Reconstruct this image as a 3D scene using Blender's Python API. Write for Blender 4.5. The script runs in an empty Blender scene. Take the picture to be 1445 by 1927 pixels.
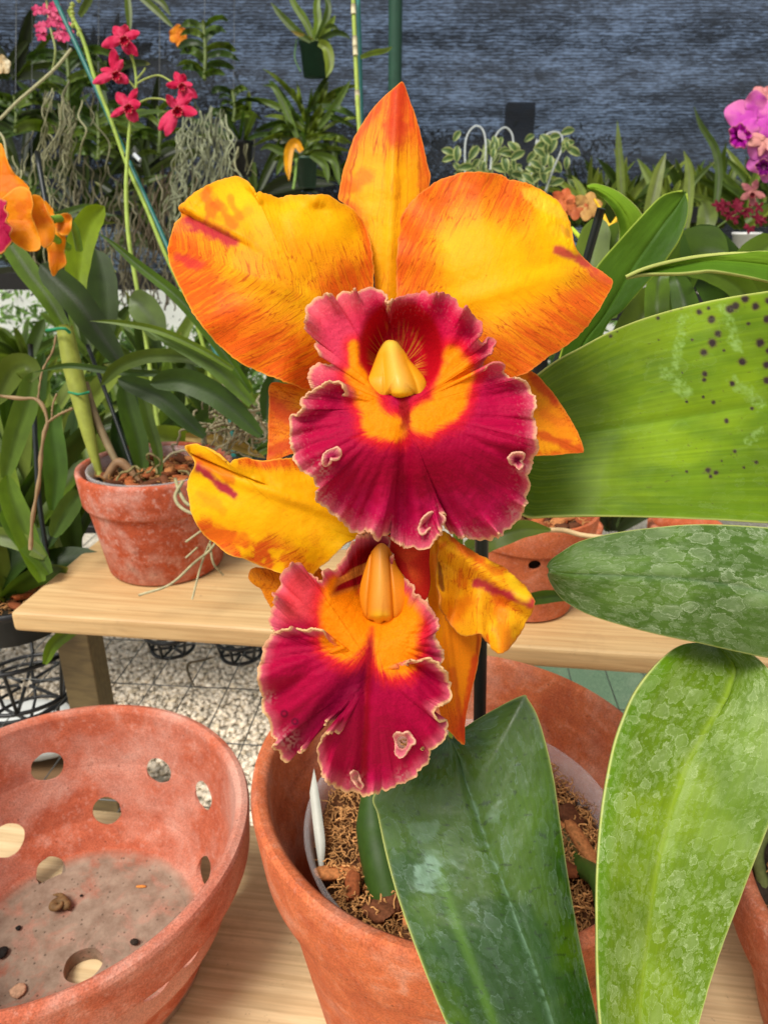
import bpy, math, random
import numpy as np
from mathutils import Vector, Matrix
random.seed(7); RS = np.random.RandomState(11)
C = bpy.context.scene.collection
sc = bpy.context.scene

# ---------------------------------------------------------------- camera, world, sun
CAMZ = 1.40; PITCH = math.radians(22.0); F = 1337.0; PW, PH = 1445.0, 1927.0
cam_d = bpy.data.cameras.new('camera'); cam = bpy.data.objects.new('camera', cam_d); C.objects.link(cam)
cam.location = (0, 0, CAMZ); cam.rotation_euler = (math.pi/2 - PITCH, 0, 0)
cam_d.sensor_fit = 'VERTICAL'; cam_d.sensor_height = 36.0; cam_d.lens = 36.0*F/PH
cam_d.clip_start = 0.01; cam_d.clip_end = 200
cam_d.dof.use_dof = True; cam_d.dof.focus_distance = 0.275
cam_d.dof.aperture_fstop = (cam_d.lens*1e-3)/0.0011
sc.camera = cam
w = bpy.data.worlds.new('World'); sc.world = w; w.use_nodes = True
nt = w.node_tree; nt.nodes.clear()
sky = nt.nodes.new('ShaderNodeTexSky'); sky.sky_type = 'NISHITA'; sky.sun_disc = False
SUN_EL, SUN_AZ = math.radians(58), math.radians(-142)     # azimuth from +Y, clockwise: behind-left of the camera
sky.sun_elevation = SUN_EL; sky.sun_rotation = SUN_AZ; sky.air_density = 1.0; sky.dust_density = 3.0; sky.ozone_density = 1.0
hs = nt.nodes.new('ShaderNodeHueSaturation'); hs.inputs['Saturation'].default_value = 0.14
bg = nt.nodes.new('ShaderNodeBackground'); bg.inputs['Strength'].default_value = 0.115
wo = nt.nodes.new('ShaderNodeOutputWorld')
nt.links.new(sky.outputs[0], hs.inputs['Color']); nt.links.new(hs.outputs[0], bg.inputs['Color']); nt.links.new(bg.outputs[0], wo.inputs['Surface'])
sd = bpy.data.lights.new('sun', 'SUN'); sun = bpy.data.objects.new('sun', sd); C.objects.link(sun)
sd.energy = 2.9; sd.angle = math.radians(24); sd.color = (1.0, 0.95, 0.87)
sdir = Vector((math.sin(SUN_AZ)*math.cos(SUN_EL), math.cos(SUN_AZ)*math.cos(SUN_EL), math.sin(SUN_EL)))
sun.rotation_euler = sdir.to_track_quat('Z', 'Y').to_euler(); sun.location = (0, -1, 4)
sc.view_settings.view_transform = 'Standard'; sc.view_settings.look = 'None'; sc.view_settings.gamma = 1
sc.view_settings.exposure = 0.28
sc.cycles.use_denoising = True; sc.cycles.max_bounces = 8; sc.cycles.transparent_max_bounces = 24

# ---------------------------------------------------------------- helpers
CP, SP = math.cos(PITCH), math.sin(PITCH)
def rays(px, py):
    px = np.asarray(px, float); py = np.asarray(py, float)
    x = (px-PW/2)/F; y = -(py-PH/2)/F
    return np.stack([x, CP+y*SP, -SP+y*CP], -1)
def at(px, py, d):                    # a point seen at (px, py), d metres along the view axis
    r = rays(px, py); return np.array([0, 0, CAMZ]) + r*np.asarray(d, float)[..., None]
def on_h(px, py, h):                  # ... h metres below the camera
    r = rays(px, py); return np.array([0, 0, CAMZ]) + r*(h/(-r[..., 2]))[..., None]
def on_y(px, py, Y):
    r = rays(px, py); return np.array([0, 0, CAMZ]) + r*(Y/r[..., 1])[..., None]
def lin(c):
    c = np.asarray(c, float)/255.0
    return np.where(c <= 0.04045, c/12.92, ((c+0.055)/1.055)**2.4)
def ss(a, b, x):
    t = np.clip((np.asarray(x, float)-a)/(b-a), 0, 1); return t*t*(3-2*t)
def lerp(a, b, t): return a + (b-a)*t
def mixc(col, c2, m):                 # col (N,3), c2 colour, m (N,)
    return col + (lin(c2)-col)*np.clip(m, 0, 1)[:, None]
_tab = RS.rand(256, 256)
def vn(x, y):                         # value noise 0..1
    x = np.asarray(x, float)+1000.37; y = np.asarray(y, float)+1000.71
    xi = np.floor(x).astype(int); yi = np.floor(y).astype(int); fx = x-xi; fy = y-yi
    fx = fx*fx*(3-2*fx); fy = fy*fy*(3-2*fy)
    a = _tab[xi % 256, yi % 256]; b = _tab[(xi+1) % 256, yi % 256]; c = _tab[xi % 256, (yi+1) % 256]; d = _tab[(xi+1) % 256, (yi+1) % 256]
    return (a*(1-fx)+b*fx)*(1-fy) + (c*(1-fx)+d*fx)*fy
def fbm(x, y, o=4):
    s = 0; a = .5; t = 0
    for k in range(o): s = s + a*vn(np.asarray(x)*2**k+17*k, np.asarray(y)*2**k+31*k); t += a; a *= .5
    return s/t
def seg_d(X, Y, x1, y1, x2, y2):
    dx, dy = x2-x1, y2-y1; L = dx*dx+dy*dy+1e-9
    t = np.clip(((X-x1)*dx+(Y-y1)*dy)/L, 0, 1)
    return np.hypot(X-x1-t*dx, Y-y1-t*dy), t
def cat(pts, n, closed=False, uniform=True):
    P = np.asarray(pts, float)
    if closed: Q = np.vstack([P[-1], P, P[0], P[1]])
    else: Q = np.vstack([2*P[0]-P[1], P, 2*P[-1]-P[-2]])
    m = len(Q)-3; out = []
    for i in range(m):
        p0, p1, p2, p3 = Q[i:i+4]; t = np.linspace(0, 1, 24, endpoint=False)[:, None]
        out.append(.5*((2*p1)+(-p0+p2)*t+(2*p0-5*p1+4*p2-p3)*t*t+(-p0+3*p1-3*p2+p3)*t**3))
    out = np.vstack(out+[Q[-2][None]])
    d = np.r_[0, np.cumsum(np.linalg.norm(np.diff(out[:, :2] if P.shape[1] < 3 or closed else out[:, :min(3, P.shape[1])], axis=0), axis=1))]
    s = np.linspace(0, d[-1], n+1)[:-1] if closed else np.linspace(0, d[-1], n)
    return np.stack([np.interp(s, d, out[:, k]) for k in range(P.shape[1])], 1)

ORG = {}
def org(p): return ORG.get(p.name, np.zeros(3)) if p is not None else np.zeros(3)
def tag(o, label=None, cat_=None, group=None, kind=None):
    if label: o['label'] = label
    if cat_: o['category'] = cat_
    if group: o['group'] = group
    if kind: o['kind'] = kind
    return o
def thing(name, loc, label, cat_, group=None):
    o = bpy.data.objects.new(name, None); C.objects.link(o); o.location = tuple(loc); o.empty_display_size = .02
    ORG[o.name] = np.array(loc, float); return tag(o, label, cat_, group)
def sub_empty(name, parent, label=None):
    o = bpy.data.objects.new(name, None); C.objects.link(o); o.parent = parent; ORG[o.name] = org(parent); o.empty_display_size = .01
    return tag(o, label)
def mesh(name, V, Fc, mat, parent=None, col=None, uv=None, smooth=True, solid=0, subd=0, bevel=0):
    V = np.asarray(V, float)
    if parent is not None: V = V - org(parent)
    me = bpy.data.meshes.new(name)
    if isinstance(Fc, np.ndarray):
        n, k = Fc.shape
        me.vertices.add(len(V)); me.vertices.foreach_set('co', V.astype(np.float32).ravel())
        me.loops.add(n*k); me.loops.foreach_set('vertex_index', Fc.astype(np.int32).ravel())
        me.polygons.add(n); me.polygons.foreach_set('loop_start', np.arange(0, n*k, k, dtype=np.int32))
        me.update(calc_edges=True)
    else:
        me.from_pydata([tuple(v) for v in V], [], [tuple(f) for f in Fc])
    if smooth: me.polygons.foreach_set('use_smooth', np.ones(len(me.polygons), bool))
    if col is not None:
        a = me.color_attributes.new('col', 'FLOAT_COLOR', 'POINT')
        a.data.foreach_set('color', np.c_[np.clip(col, 0, 1), np.ones(len(col))].astype(np.float32).ravel())
    if uv is not None:
        l = me.uv_layers.new(name='UVMap'); idx = np.zeros(len(me.loops), np.int32); me.loops.foreach_get('vertex_index', idx)
        l.data.foreach_set('uv', np.asarray(uv, np.float32)[idx].ravel())
    me.materials.append(mat); me.validate()
    o = bpy.data.objects.new(name, me); C.objects.link(o)
    if parent is not None:
        o.parent = parent; ORG[o.name] = org(parent)
    if bevel:
        m = o.modifiers.new('bevel', 'BEVEL'); m.width = bevel; m.segments = 3; m.limit_method = 'ANGLE'
    if solid:
        m = o.modifiers.new('solidify', 'SOLIDIFY'); m.thickness = solid; m.offset = 0
    if subd:
        m = o.modifiers.new('sub', 'SUBSURF'); m.levels = subd; m.render_levels = subd
    return o
def gridf(nu, nv, wrap=False):
    i, j = np.meshgrid(np.arange(nu-1), np.arange(nv if wrap else nv-1), indexing='ij')
    j2 = (j+1) % nv
    return np.stack([i*nv+j, (i+1)*nv+j, (i+1)*nv+j2, i*nv+j2], -1).reshape(-1, 4)
class MB:
    def __init__(s): s.V = []; s.F = []; s.c = []; s.n = 0
    def add(s, V, Fc, col=None):
        V = np.asarray(V, float); s.V.append(V); s.F.append(np.asarray(Fc)+s.n); s.n += len(V)
        if col is not None: s.c.append(np.broadcast_to(np.asarray(col, float), (len(V), 3)))
    def build(s, name, mat, parent=None, **k):
        V = np.vstack(s.V); kk = set(f.shape[1] for f in s.F)
        Fc = np.vstack(s.F) if len(kk) == 1 else [tuple(r) for f in s.F for r in f]
        return mesh(name, V, Fc, mat, parent, col=np.vstack(s.c) if s.c else None, **k)
def tube_vf(P, R, n=8, caps=True):
    P = np.asarray(P, float); m = len(P); R = np.broadcast_to(np.asarray(R, float), (m,))
    T = np.gradient(P, axis=0); T /= np.linalg.norm(T, axis=1)[:, None]+1e-12
    u = np.cross(T[0], [0.13, .2, 1.0]); u /= np.linalg.norm(u)+1e-12; U = []
    for i in range(m):
        u = u - T[i]*np.dot(u, T[i]); u /= np.linalg.norm(u)+1e-12; U.append(u)
    U = np.array(U); Wv = np.cross(T, U); a = np.linspace(0, 2*np.pi, n, endpoint=False)
    V = P[:, None]+R[:, None, None]*(np.cos(a)[None, :, None]*U[:, None]+np.sin(a)[None, :, None]*Wv[:, None])
    V = V.reshape(-1, 3); Fc = gridf(m, n, True)
    if caps:
        V = np.vstack([V, P[0], P[-1]]); k = m*n
        j = np.arange(n); j2 = (j+1) % n
        Fc = np.vstack([Fc, np.stack([np.full(n, k), j2, j, j], 1)[:, [0, 1, 2, 2]], np.stack([np.full(n, k+1), (m-1)*n+j, (m-1)*n+j2, (m-1)*n+j2], 1)])
    return V, Fc
def tube(name, P, R, mat, parent=None, n=8, **k):
    V, Fc = tube_vf(P, R, n, False)
    m = len(P); Fl = [tuple(f) for f in Fc] + [tuple(range(n)), tuple(range((m-1)*n, m*n))]
    return mesh(name, V, Fl, mat, parent, **k)
def lathe(name, prof, cen, mat, parent=None, n=128, closed=True, wob=0, **k):
    pr = np.array(prof, float); m = len(pr); a = np.linspace(0, 2*np.pi, n, endpoint=False)
    r = pr[:, 0][:, None]*(1+wob*np.sin(3*a+1)[None, :]); V = np.stack([cen[0]+r*np.cos(a), cen[1]+r*np.sin(a), cen[2]+np.repeat(pr[:, 1][:, None], n, 1)], -1).reshape(-1, 3)
    Fc = gridf(m, n, True)
    Fl = [tuple(f) for f in Fc]
    if closed: Fl += [tuple(range(n))[::-1], tuple(range((m-1)*n, m*n))]
    return mesh(name, V, Fl, mat, parent, **k)
def box(name, c, size, yaw, mat, parent=None, bevel=.002, **k):
    x, y, z = np.array(size)/2; V = np.array([[sx*x, sy*y, sz*z] for sx in (-1, 1) for sy in (-1, 1) for sz in (-1, 1)])
    cy, sy_ = math.cos(yaw), math.sin(yaw); V = V@np.array([[cy, sy_, 0], [-sy_, cy, 0], [0, 0, 1]]) + np.array(c)
    Fl = [(0, 1, 3, 2), (4, 6, 7, 5), (0, 4, 5, 1), (2, 3, 7, 6), (0, 2, 6, 4), (1, 5, 7, 3)]
    return mesh(name, V, Fl, mat, parent, smooth=False, bevel=bevel, **k)

# ---------------------------------------------------------------- materials
def newmat(name):
    m = bpy.data.materials.new(name); m.use_nodes = True; t = m.node_tree; t.nodes.clear()
    o = t.nodes.new('ShaderNodeOutputMaterial'); b = t.nodes.new('ShaderNodeBsdfPrincipled'); t.links.new(b.outputs[0], o.inputs[0])
    return m, t, b, o
def N(t, typ, **k):
    n = t.nodes.new('ShaderNode'+typ)
    for a, v in k.items():
        if a in n.inputs.keys(): n.inputs[a].default_value = v
        else: setattr(n, a, v)
    return n
def noise(t, vec, scale, detail=4, rough=.55, dist=0):
    n = N(t, 'TexNoise', Scale=scale, Detail=detail, Roughness=rough, Distortion=dist)
    if vec is not None: t.links.new(vec, n.inputs['Vector'])
    return n
def ramp(t, fac, stops, interp='LINEAR'):
    r = N(t, 'ValToRGB'); cr = r.color_ramp; cr.interpolation = interp
    while len(cr.elements) < len(stops): cr.elements.new(.5)
    for e, (p, c) in zip(cr.elements, stops):
        e.position = p; e.color = tuple(c)+(1,) if np.ndim(c) else (c, c, c, 1)
    t.links.new(fac, r.inputs[0]); return r.outputs[0]
def mix(t, a, b, fac, mode='MIX'):
    m = N(t, 'MixRGB', blend_type=mode)
    for s, i in ((fac, 0), (a, 1), (b, 2)):
        if hasattr(s, 'default_value') and hasattr(s, 'node'): t.links.new(s, m.inputs[i])
        elif np.ndim(s): m.inputs[i].default_value = tuple(s)[:3]+(1,)
        else: m.inputs[i].default_value = s if i == 0 else (s, s, s, 1)
    return m.outputs[0]
def bump(t, b, h, strength, dist=.001):
    n = N(t, 'Bump', Strength=strength, Distance=dist); t.links.new(h, n.inputs['Height']); t.links.new(n.outputs[0], b.inputs['Normal']); return n
def L3(*c): return tuple(float(v) for v in lin(c))
def coord(t, out='Object', scale=None):
    c = N(t, 'TexCoord').outputs[out]
    if scale is None: return c
    m = N(t, 'Mapping'); m.inputs['Scale'].default_value = scale; t.links.new(c, m.inputs[0]); return m.outputs[0]

def mat_petal(name, rough=.5, trans=.25, grain=.08, spec=.12, bs=.2):
    m, t, b, o = newmat(name)
    a = N(t, 'Attribute', attribute_name='col').outputs['Color']; v = coord(t)
    n = noise(t, v, 1600, 3); n2 = noise(t, v, 260, 3)
    c = mix(t, a, ramp(t, n.outputs[0], [(.3, 1-grain*1.6), (.7, 1+0*grain)]), 1.0, 'MULTIPLY')
    t.links.new(c, b.inputs['Base Color']); b.inputs['Roughness'].default_value = rough; b.inputs['Specular IOR Level'].default_value = spec
    
    h = mix(t, n.outputs[0], n2.outputs[0], .5); bump(t, b, h, bs, .0006)
    tr = N(t, 'BsdfTranslucent'); t.links.new(c, tr.inputs[0]); mx = N(t, 'MixShader'); mx.inputs[0].default_value = trans
    t.links.new(b.outputs[0], mx.inputs[1]); t.links.new(tr.outputs[0], mx.inputs[2]); t.links.new(mx.outputs[0], o.inputs[0]); return m
def mat_leaf(name, rough=.34, trans=.12, crust=0.0, crust_scale=90, crust_col=(165, 185, 160), flat=None, spec=.5, vary=.2, streak=True, crust_lo=.5, stretch=.5):
    m, t, b, o = newmat(name)
    if flat is None: base = N(t, 'Attribute', attribute_name='col').outputs['Color']
    else:
        r = N(t, 'RGB'); r.outputs[0].default_value = L3(*flat)+(1,); base = r.outputs[0]
    v = coord(t); n1 = noise(t, v, 28, 4); n2 = noise(t, v, 420, 3)
    c = mix(t, base, ramp(t, n1.outputs[0], [(.25, 1-vary), (.75, 1+vary)]), 1.0, 'MULTIPLY')
    rr = None
    if streak:
        vs = coord(t, 'UV', (700, 6, 1)); ns = noise(t, vs, 1, 2)
        c = mix(t, c, ramp(t, ns.outputs[0], [(.3, .9), (.7, 1.08)]), 1.0, 'MULTIPLY')
    b.inputs['Roughness'].default_value = rough; b.inputs['Specular IOR Level'].default_value = spec
    hgt = n2.outputs[0]
    if crust:
        vu = coord(t, 'UV', (1, stretch, 1)); nd = noise(t, vu, crust_scale*1.3, 5, .65)
        ad = N(t, 'VectorMath', operation='ADD'); sc_ = N(t, 'VectorMath', operation='SCALE'); sc_.inputs['Scale'].default_value = .0085
        t.links.new(nd.outputs['Color'], sc_.inputs[0]); t.links.new(vu, ad.inputs[0]); t.links.new(sc_.outputs[0], ad.inputs[1])
        big = noise(t, ad.outputs[0], crust_scale, 3, .55)
        fine = noise(t, ad.outputs[0], crust_scale*2.3, 3, .55)
        reg = noise(t, vu, 22, 3)
        # dried mineral blots: a faint film inside each one and a thin bright rim
        f = None
        for sc2, wt, lo in ((crust_scale, 1.0, .20), (crust_scale*2.1, .85, .16), (crust_scale*4.2, .7, .12)):
            vo = N(t, 'TexVoronoi', Scale=float(sc2), Randomness=1.0); t.links.new(ad.outputs[0], vo.inputs['Vector'])
            sep = N(t, 'SeparateColor'); t.links.new(vo.outputs['Color'], sep.inputs[0])
            rr_ = N(t, 'MapRange'); rr_.inputs['To Min'].default_value = lo; rr_.inputs['To Max'].default_value = .62; t.links.new(sep.outputs[0], rr_.inputs['Value'])
            df = N(t, 'Math', operation='SUBTRACT'); t.links.new(vo.outputs['Distance'], df.inputs[0]); t.links.new(rr_.outputs[0], df.inputs[1])
            g_ = ramp(t, mix(t, (.5, .5, .5), df.outputs[0], 1.0, 'ADD'), [(0, .34), (.40, .20), (.465, .34), (.495, 1), (.525, 0)])
            on = ramp(t, sep.outputs[1], [(crust_lo-.03, 0), (crust_lo+.03, 1)]); g_ = mix(t, g_, on, 1.0, 'MULTIPLY'); g_ = mix(t, (0, 0, 0), g_, wt)
            f = g_ if f is None else mix(t, f, g_, 1.0, 'LIGHTEN')
        f = mix(t, f, ramp(t, fine.outputs[0], [(.5, 0), (.7, .35)]), .8, 'ADD')
        f = mix(t, f, ramp(t, reg.outputs[0], [(.32, .3), (.58, 1.0)]), 1.0, 'MULTIPLY')
        f = mix(t, (0, 0, 0), f, crust)
        c = mix(t, c, L3(*crust_col), f)
        t.links.new(ramp(t, f, [(0, rough), (.5, .62)]), b.inputs['Roughness']); hgt = mix(t, hgt, f, .6)
    bump(t, b, hgt, .3, .0005)
    t.links.new(c, b.inputs['Base Color'])
    tr = N(t, 'BsdfTranslucent'); cc = mix(t, c, (1.25, 1.35, .5), 1.0, 'MULTIPLY'); t.links.new(cc, tr.inputs[0]); mx = N(t, 'MixShader'); mx.inputs[0].default_value = trans
    t.links.new(b.outputs[0], mx.inputs[1]); t.links.new(tr.outputs[0], mx.inputs[2]); t.links.new(mx.outputs[0], o.inputs[0]); return m
def mat_terra(name, base=(196, 98, 66), dark=(160, 70, 44), bloom=.5, bloom_col=(222, 178, 160), sc_=1.0, thr=.52, silt=None, speck=1.0):
    m, t, b, o = newmat(name); v = coord(t)
    n1 = noise(t, v, 14*sc_, 5, .6, .4); n2 = noise(t, v, 46*sc_, 6, .65, .6); n3 = noise(t, v, 900, 3); n4 = noise(t, coord(t, 'Object', (1, 1, 5)), 30, 4)
    c = mix(t, L3(*dark), L3(*base), ramp(t, n2.outputs[0], [(.3, 0), (.6, 1)]))
    c = mix(t, c, L3(*bloom_col), mix(t, (0, 0, 0), ramp(t, n1.outputs[0], [(thr-.08, 0), (thr+.16, 1)]), bloom))
    c = mix(t, c, L3(*bloom_col), mix(t, (0, 0, 0), ramp(t, n2.outputs[0], [(.56, 0), (.72, 1)]), bloom*.6))
    c = mix(t, c, ramp(t, n3.outputs[0], [(.35, .72), (.6, 1.08)]), 1.0, 'MULTIPLY'); n5 = noise(t, v, 210, 4, .7); c = mix(t, c, L3(*bloom_col), mix(t, (0, 0, 0), ramp(t, n5.outputs[0], [(.55, 0), (.66, .7)]), bloom*speck)); c = mix(t, c, L3(96, 60, 44), ramp(t, noise(t, v, 33, 6, .75).outputs[0], [(.62, 0), (.74, .45)]))
    c = mix(t, c, ramp(t, n4.outputs[0], [(.3, .92), (.7, 1.04)]), 1.0, 'MULTIPLY')
    pit = N(t, 'TexVoronoi', Scale=75.0); t.links.new(v, pit.inputs['Vector'])
    c = mix(t, c, L3(90, 45, 32), ramp(t, pit.outputs['Distance'], [(.0, .75), (.055, .5), (.07, 0)]))
    if silt is not None:                         # grey silt settled on the floor of a pot
        sx = N(t, 'SeparateXYZ'); t.links.new(v, sx.inputs[0]); mr = N(t, 'MapRange'); mr.inputs['From Min'].default_value = silt+.006; mr.inputs['From Max'].default_value = silt+.0005
        t.links.new(sx.outputs['Z'], mr.inputs['Value'])
        f = mix(t, mr.outputs[0], ramp(t, n2.outputs[0], [(.28, .35), (.5, 1)]), 1.0, 'MULTIPLY')
        c = mix(t, c, mix(t, L3(122, 100, 84), L3(156, 136, 118), ramp(t, noise(t, v, 60, 6, .7).outputs[0], [(.35, 0), (.65, 1)])), f)
        sp = N(t, 'TexVoronoi', Scale=170.0); t.links.new(v, sp.inputs['Vector'])
        c = mix(t, c, L3(60, 46, 38), mix(t, ramp(t, sp.outputs['Distance'], [(0, .8), (.12, .6), (.17, 0)]), mr.outputs[0], 1.0, 'MULTIPLY'))
    t.links.new(c, b.inputs['Base Color']); b.inputs['Roughness'].default_value = .82; b.inputs['Specular IOR Level'].default_value = .25
    bump(t, b, mix(t, n3.outputs[0], n2.outputs[0], .5), .35, .0012); return m
def mat_wood(name, a=(208, 174, 122), b2=(178, 136, 84), yaw=0, edge=(214, 178, 122)):
    m, t, b, o = newmat(name); v0 = coord(t); mp = N(t, 'Mapping'); mp.inputs['Rotation'].default_value = (0, 0, -yaw); t.links.new(v0, mp.inputs[0])
    mp2 = N(t, 'Mapping'); mp2.inputs['Scale'].default_value = (1.3, 24, 24); t.links.new(mp.outputs[0], mp2.inputs[0])
    n1 = noise(t, mp2.outputs[0], 3.2, 5, .6, 1.2); mp3 = N(t, 'Mapping'); mp3.inputs['Scale'].default_value = (6, 160, 160); t.links.new(mp.outputs[0], mp3.inputs[0])
    n2 = noise(t, mp3.outputs[0], 3, 4, .6); w = N(t, 'TexWave', Scale=1.6, Distortion=7.0, Detail=3.0); w.bands_direction = 'Y'; t.links.new(mp2.outputs[0], w.inputs['Vector'])
    c = mix(t, L3(*a), L3(*b2), ramp(t, n1.outputs[0], [(.42, 0), (.66, .6)]))
    c = mix(t, c, L3(*b2), ramp(t, w.outputs[0], [(.7, 0), (.98, .35)]))
    c = mix(t, c, ramp(t, n2.outputs[0], [(.3, .88), (.65, 1.05)]), 1.0, 'MULTIPLY')
    dd = noise(t, v0, 9, 5, .7); c = mix(t, c, L3(140, 108, 74), ramp(t, dd.outputs[0], [(.56, 0), (.75, .45)])); c = mix(t, c, L3(120, 96, 70), ramp(t, noise(t, v0, 120, 4, .8).outputs[0], [(.64, 0), (.72, .5)])); kn = N(t, 'TexVoronoi', Scale=4.2); mk_ = N(t, 'Mapping'); mk_.inputs['Scale'].default_value = (1, 2.0, 1); t.links.new(mp.outputs[0], mk_.inputs[0]); t.links.new(mk_.outputs[0], kn.inputs['Vector']); c = mix(t, c, L3(128, 84, 46), ramp(t, kn.outputs['Distance'], [(0, .9), (.035, .75), (.05, .2), (.07, .45), (.10, .08), (.14, 0)]))
    t.links.new(c, b.inputs['Base Color']); b.inputs['Roughness'].default_value = .6; bump(t, b, n2.outputs[0], .25, .0006); return m
def mat_plain(name, c, rough=.5, spec=.4, var=.12, metal=0, ns=60, bs=.1):
    m, t, b, o = newmat(name); n = noise(t, coord(t), ns, 4)
    cc = mix(t, L3(*c), ramp(t, n.outputs[0], [(.3, 1-var), (.7, 1+var)]), 1.0, 'MULTIPLY'); t.links.new(cc, b.inputs['Base Color'])
    b.inputs['Roughness'].default_value = rough; b.inputs['Specular IOR Level'].default_value = spec; b.inputs['Metallic'].default_value = metal
    bump(t, b, n.outputs[0], bs, .001); return m
def mat_attr(name, rough=.7, spec=.25, ns=200, var=.2, trans=0):
    m, t, b, o = newmat(name); a = N(t, 'Attribute', attribute_name='col').outputs['Color']; n = noise(t, coord(t), ns, 4)
    c = mix(t, a, ramp(t, n.outputs[0], [(.3, 1-var), (.7, 1+var)]), 1.0, 'MULTIPLY'); t.links.new(c, b.inputs['Base Color'])
    b.inputs['Roughness'].default_value = rough; b.inputs['Specular IOR Level'].default_value = spec; bump(t, b, n.outputs[0], .3, .001)
    if trans:
        tr = N(t, 'BsdfTranslucent'); t.links.new(c, tr.inputs[0]); mx = N(t, 'MixShader'); mx.inputs[0].default_value = trans
        t.links.new(b.outputs[0], mx.inputs[1]); t.links.new(tr.outputs[0], mx.inputs[2]); t.links.new(mx.outputs[0], o.inputs[0])
    return m
M_PETAL = mat_petal('petal_tissue'); M_LIP = mat_petal('lip_tissue', rough=.6, trans=.2, grain=.14, spec=.08, bs=.35)
M_COL = mat_petal('waxy_column', rough=.42, trans=.25, grain=.05, spec=.3, bs=.08)
M_BGLEAF = mat_leaf('strap_leaf', rough=.42, trans=.24, spec=.26, streak=False, vary=.28)
M_STEM = mat_attr('stem_tissue', rough=.5, ns=90)
M_TERRA_MID = mat_terra('terracotta_bloomed', base=(196, 94, 60), dark=(172, 76, 46), bloom=.8, sc_=2.0, thr=.54, bloom_col=(214, 170, 156))
M_BLACKPL = mat_plain('black_plastic', (24, 25, 27), .42, .45)
M_STAKE = mat_plain('dark_green_stake', (22, 30, 28), .4, .45, ns=300)
M_TEAL = mat_plain('teal_stake', (24, 100, 92), .45, .4, ns=200)
M_ROOT = mat_attr('velamen_root', rough=.8, ns=300)
M_WIRE = mat_plain('galvanised_wire', (96, 98, 96), .5, .5, metal=.3)

# ---------------------------------------------------------------- petals and blades traced in the view but curved in depth
def patch(name, outline, cen, d0, dfun, cfun, mat, parent, nt=420, ns=90, jag=0, jagf=90, solid=.0009, hole=None, dpow=3.0, spow=.85, ruf=None):
    O = np.array([(p[0], p[1], p[2] if len(p) > 2 else 0.0) for p in outline]); O = cat(O, nt, closed=True)
    cx, cy = cen; t = np.arange(nt)/nt
    if jag:
        per = nt
        T = np.roll(O[:, :2], -1, 0)-np.roll(O[:, :2], 1, 0); T /= np.linalg.norm(T, axis=1)[:, None]+1e-9; Nn = np.stack([-T[:, 1], T[:, 0]], 1)
        k = np.arange(nt); j = (vn(k*jagf/nt, 3.3)-.5)*2 + .8*(vn(k*jagf*2.3/nt, 9.1)-.5)*2 + .6*(vn(k*jagf*.3/nt, 5.1)-.5)*2
        O[:, :2] += Nn*(j*jag*.6)[:, None]
    s = (np.linspace(0.0, 1, ns))**spow; s[0] = 1e-5
    X = cx+s[:, None]*(O[:, 0]-cx)[None]; Y = cy+s[:, None]*(O[:, 1]-cy)[None]
    Rr = np.hypot(O[:, 0]-cx, O[:, 1]-cy); E = (1-s)[:, None]*Rr[None]
    S = np.repeat(s[:, None], nt, 1); Tt = np.repeat(t[None], ns, 0); DZ = np.repeat(O[:, 2][None], ns, 0)*S**dpow
    if ruf:                                    # frilled margin: folds that swing sideways and in depth together
        k = np.arange(nt)/nt; per = lambda f, sd: lerp(vn(k*f, sd), vn((k-1)*f, sd), ss(.9, 1, k))
        ph = 2*np.pi*ruf[2]*k + 5*per(ruf[2]*.5, 2.2); am = .25+1.5*ss(.3, .75, per(ruf[2]*.35, 7.7))
        tx = np.roll(O[:, 0], -3)-np.roll(O[:, 0], 3); ty = np.roll(O[:, 1], -3)-np.roll(O[:, 1], 3); tl_ = np.hypot(tx, ty)+1e-9
        wgt = (np.clip(1-E/ruf[3], 0, 1)**1.6); sh = ruf[0]*(am*np.sin(ph))[None]*wgt
        X = X+sh*(tx/tl_)[None]; Y = Y+sh*(ty/tl_)[None]; DZ = DZ+ruf[1]*(am*np.cos(ph))[None]*wgt
    X, Y, S, Tt, E, DZ = [a.ravel() for a in (X, Y, S, Tt, E, DZ)]
    mm = dfun(X, Y, S, Tt, E) + DZ
    V = at(X, Y, d0+mm*1e-3); col = cfun(X, Y, S, Tt, E)
    Fc = gridf(ns, nt, True)
    if hole is not None:
        cxF = X[Fc].mean(1); cyF = Y[Fc].mean(1); keep = ~hole(cxF, cyF); Fc = Fc[keep]
    return mesh(name, V, Fc, mat, parent, col=col, solid=solid)
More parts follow.
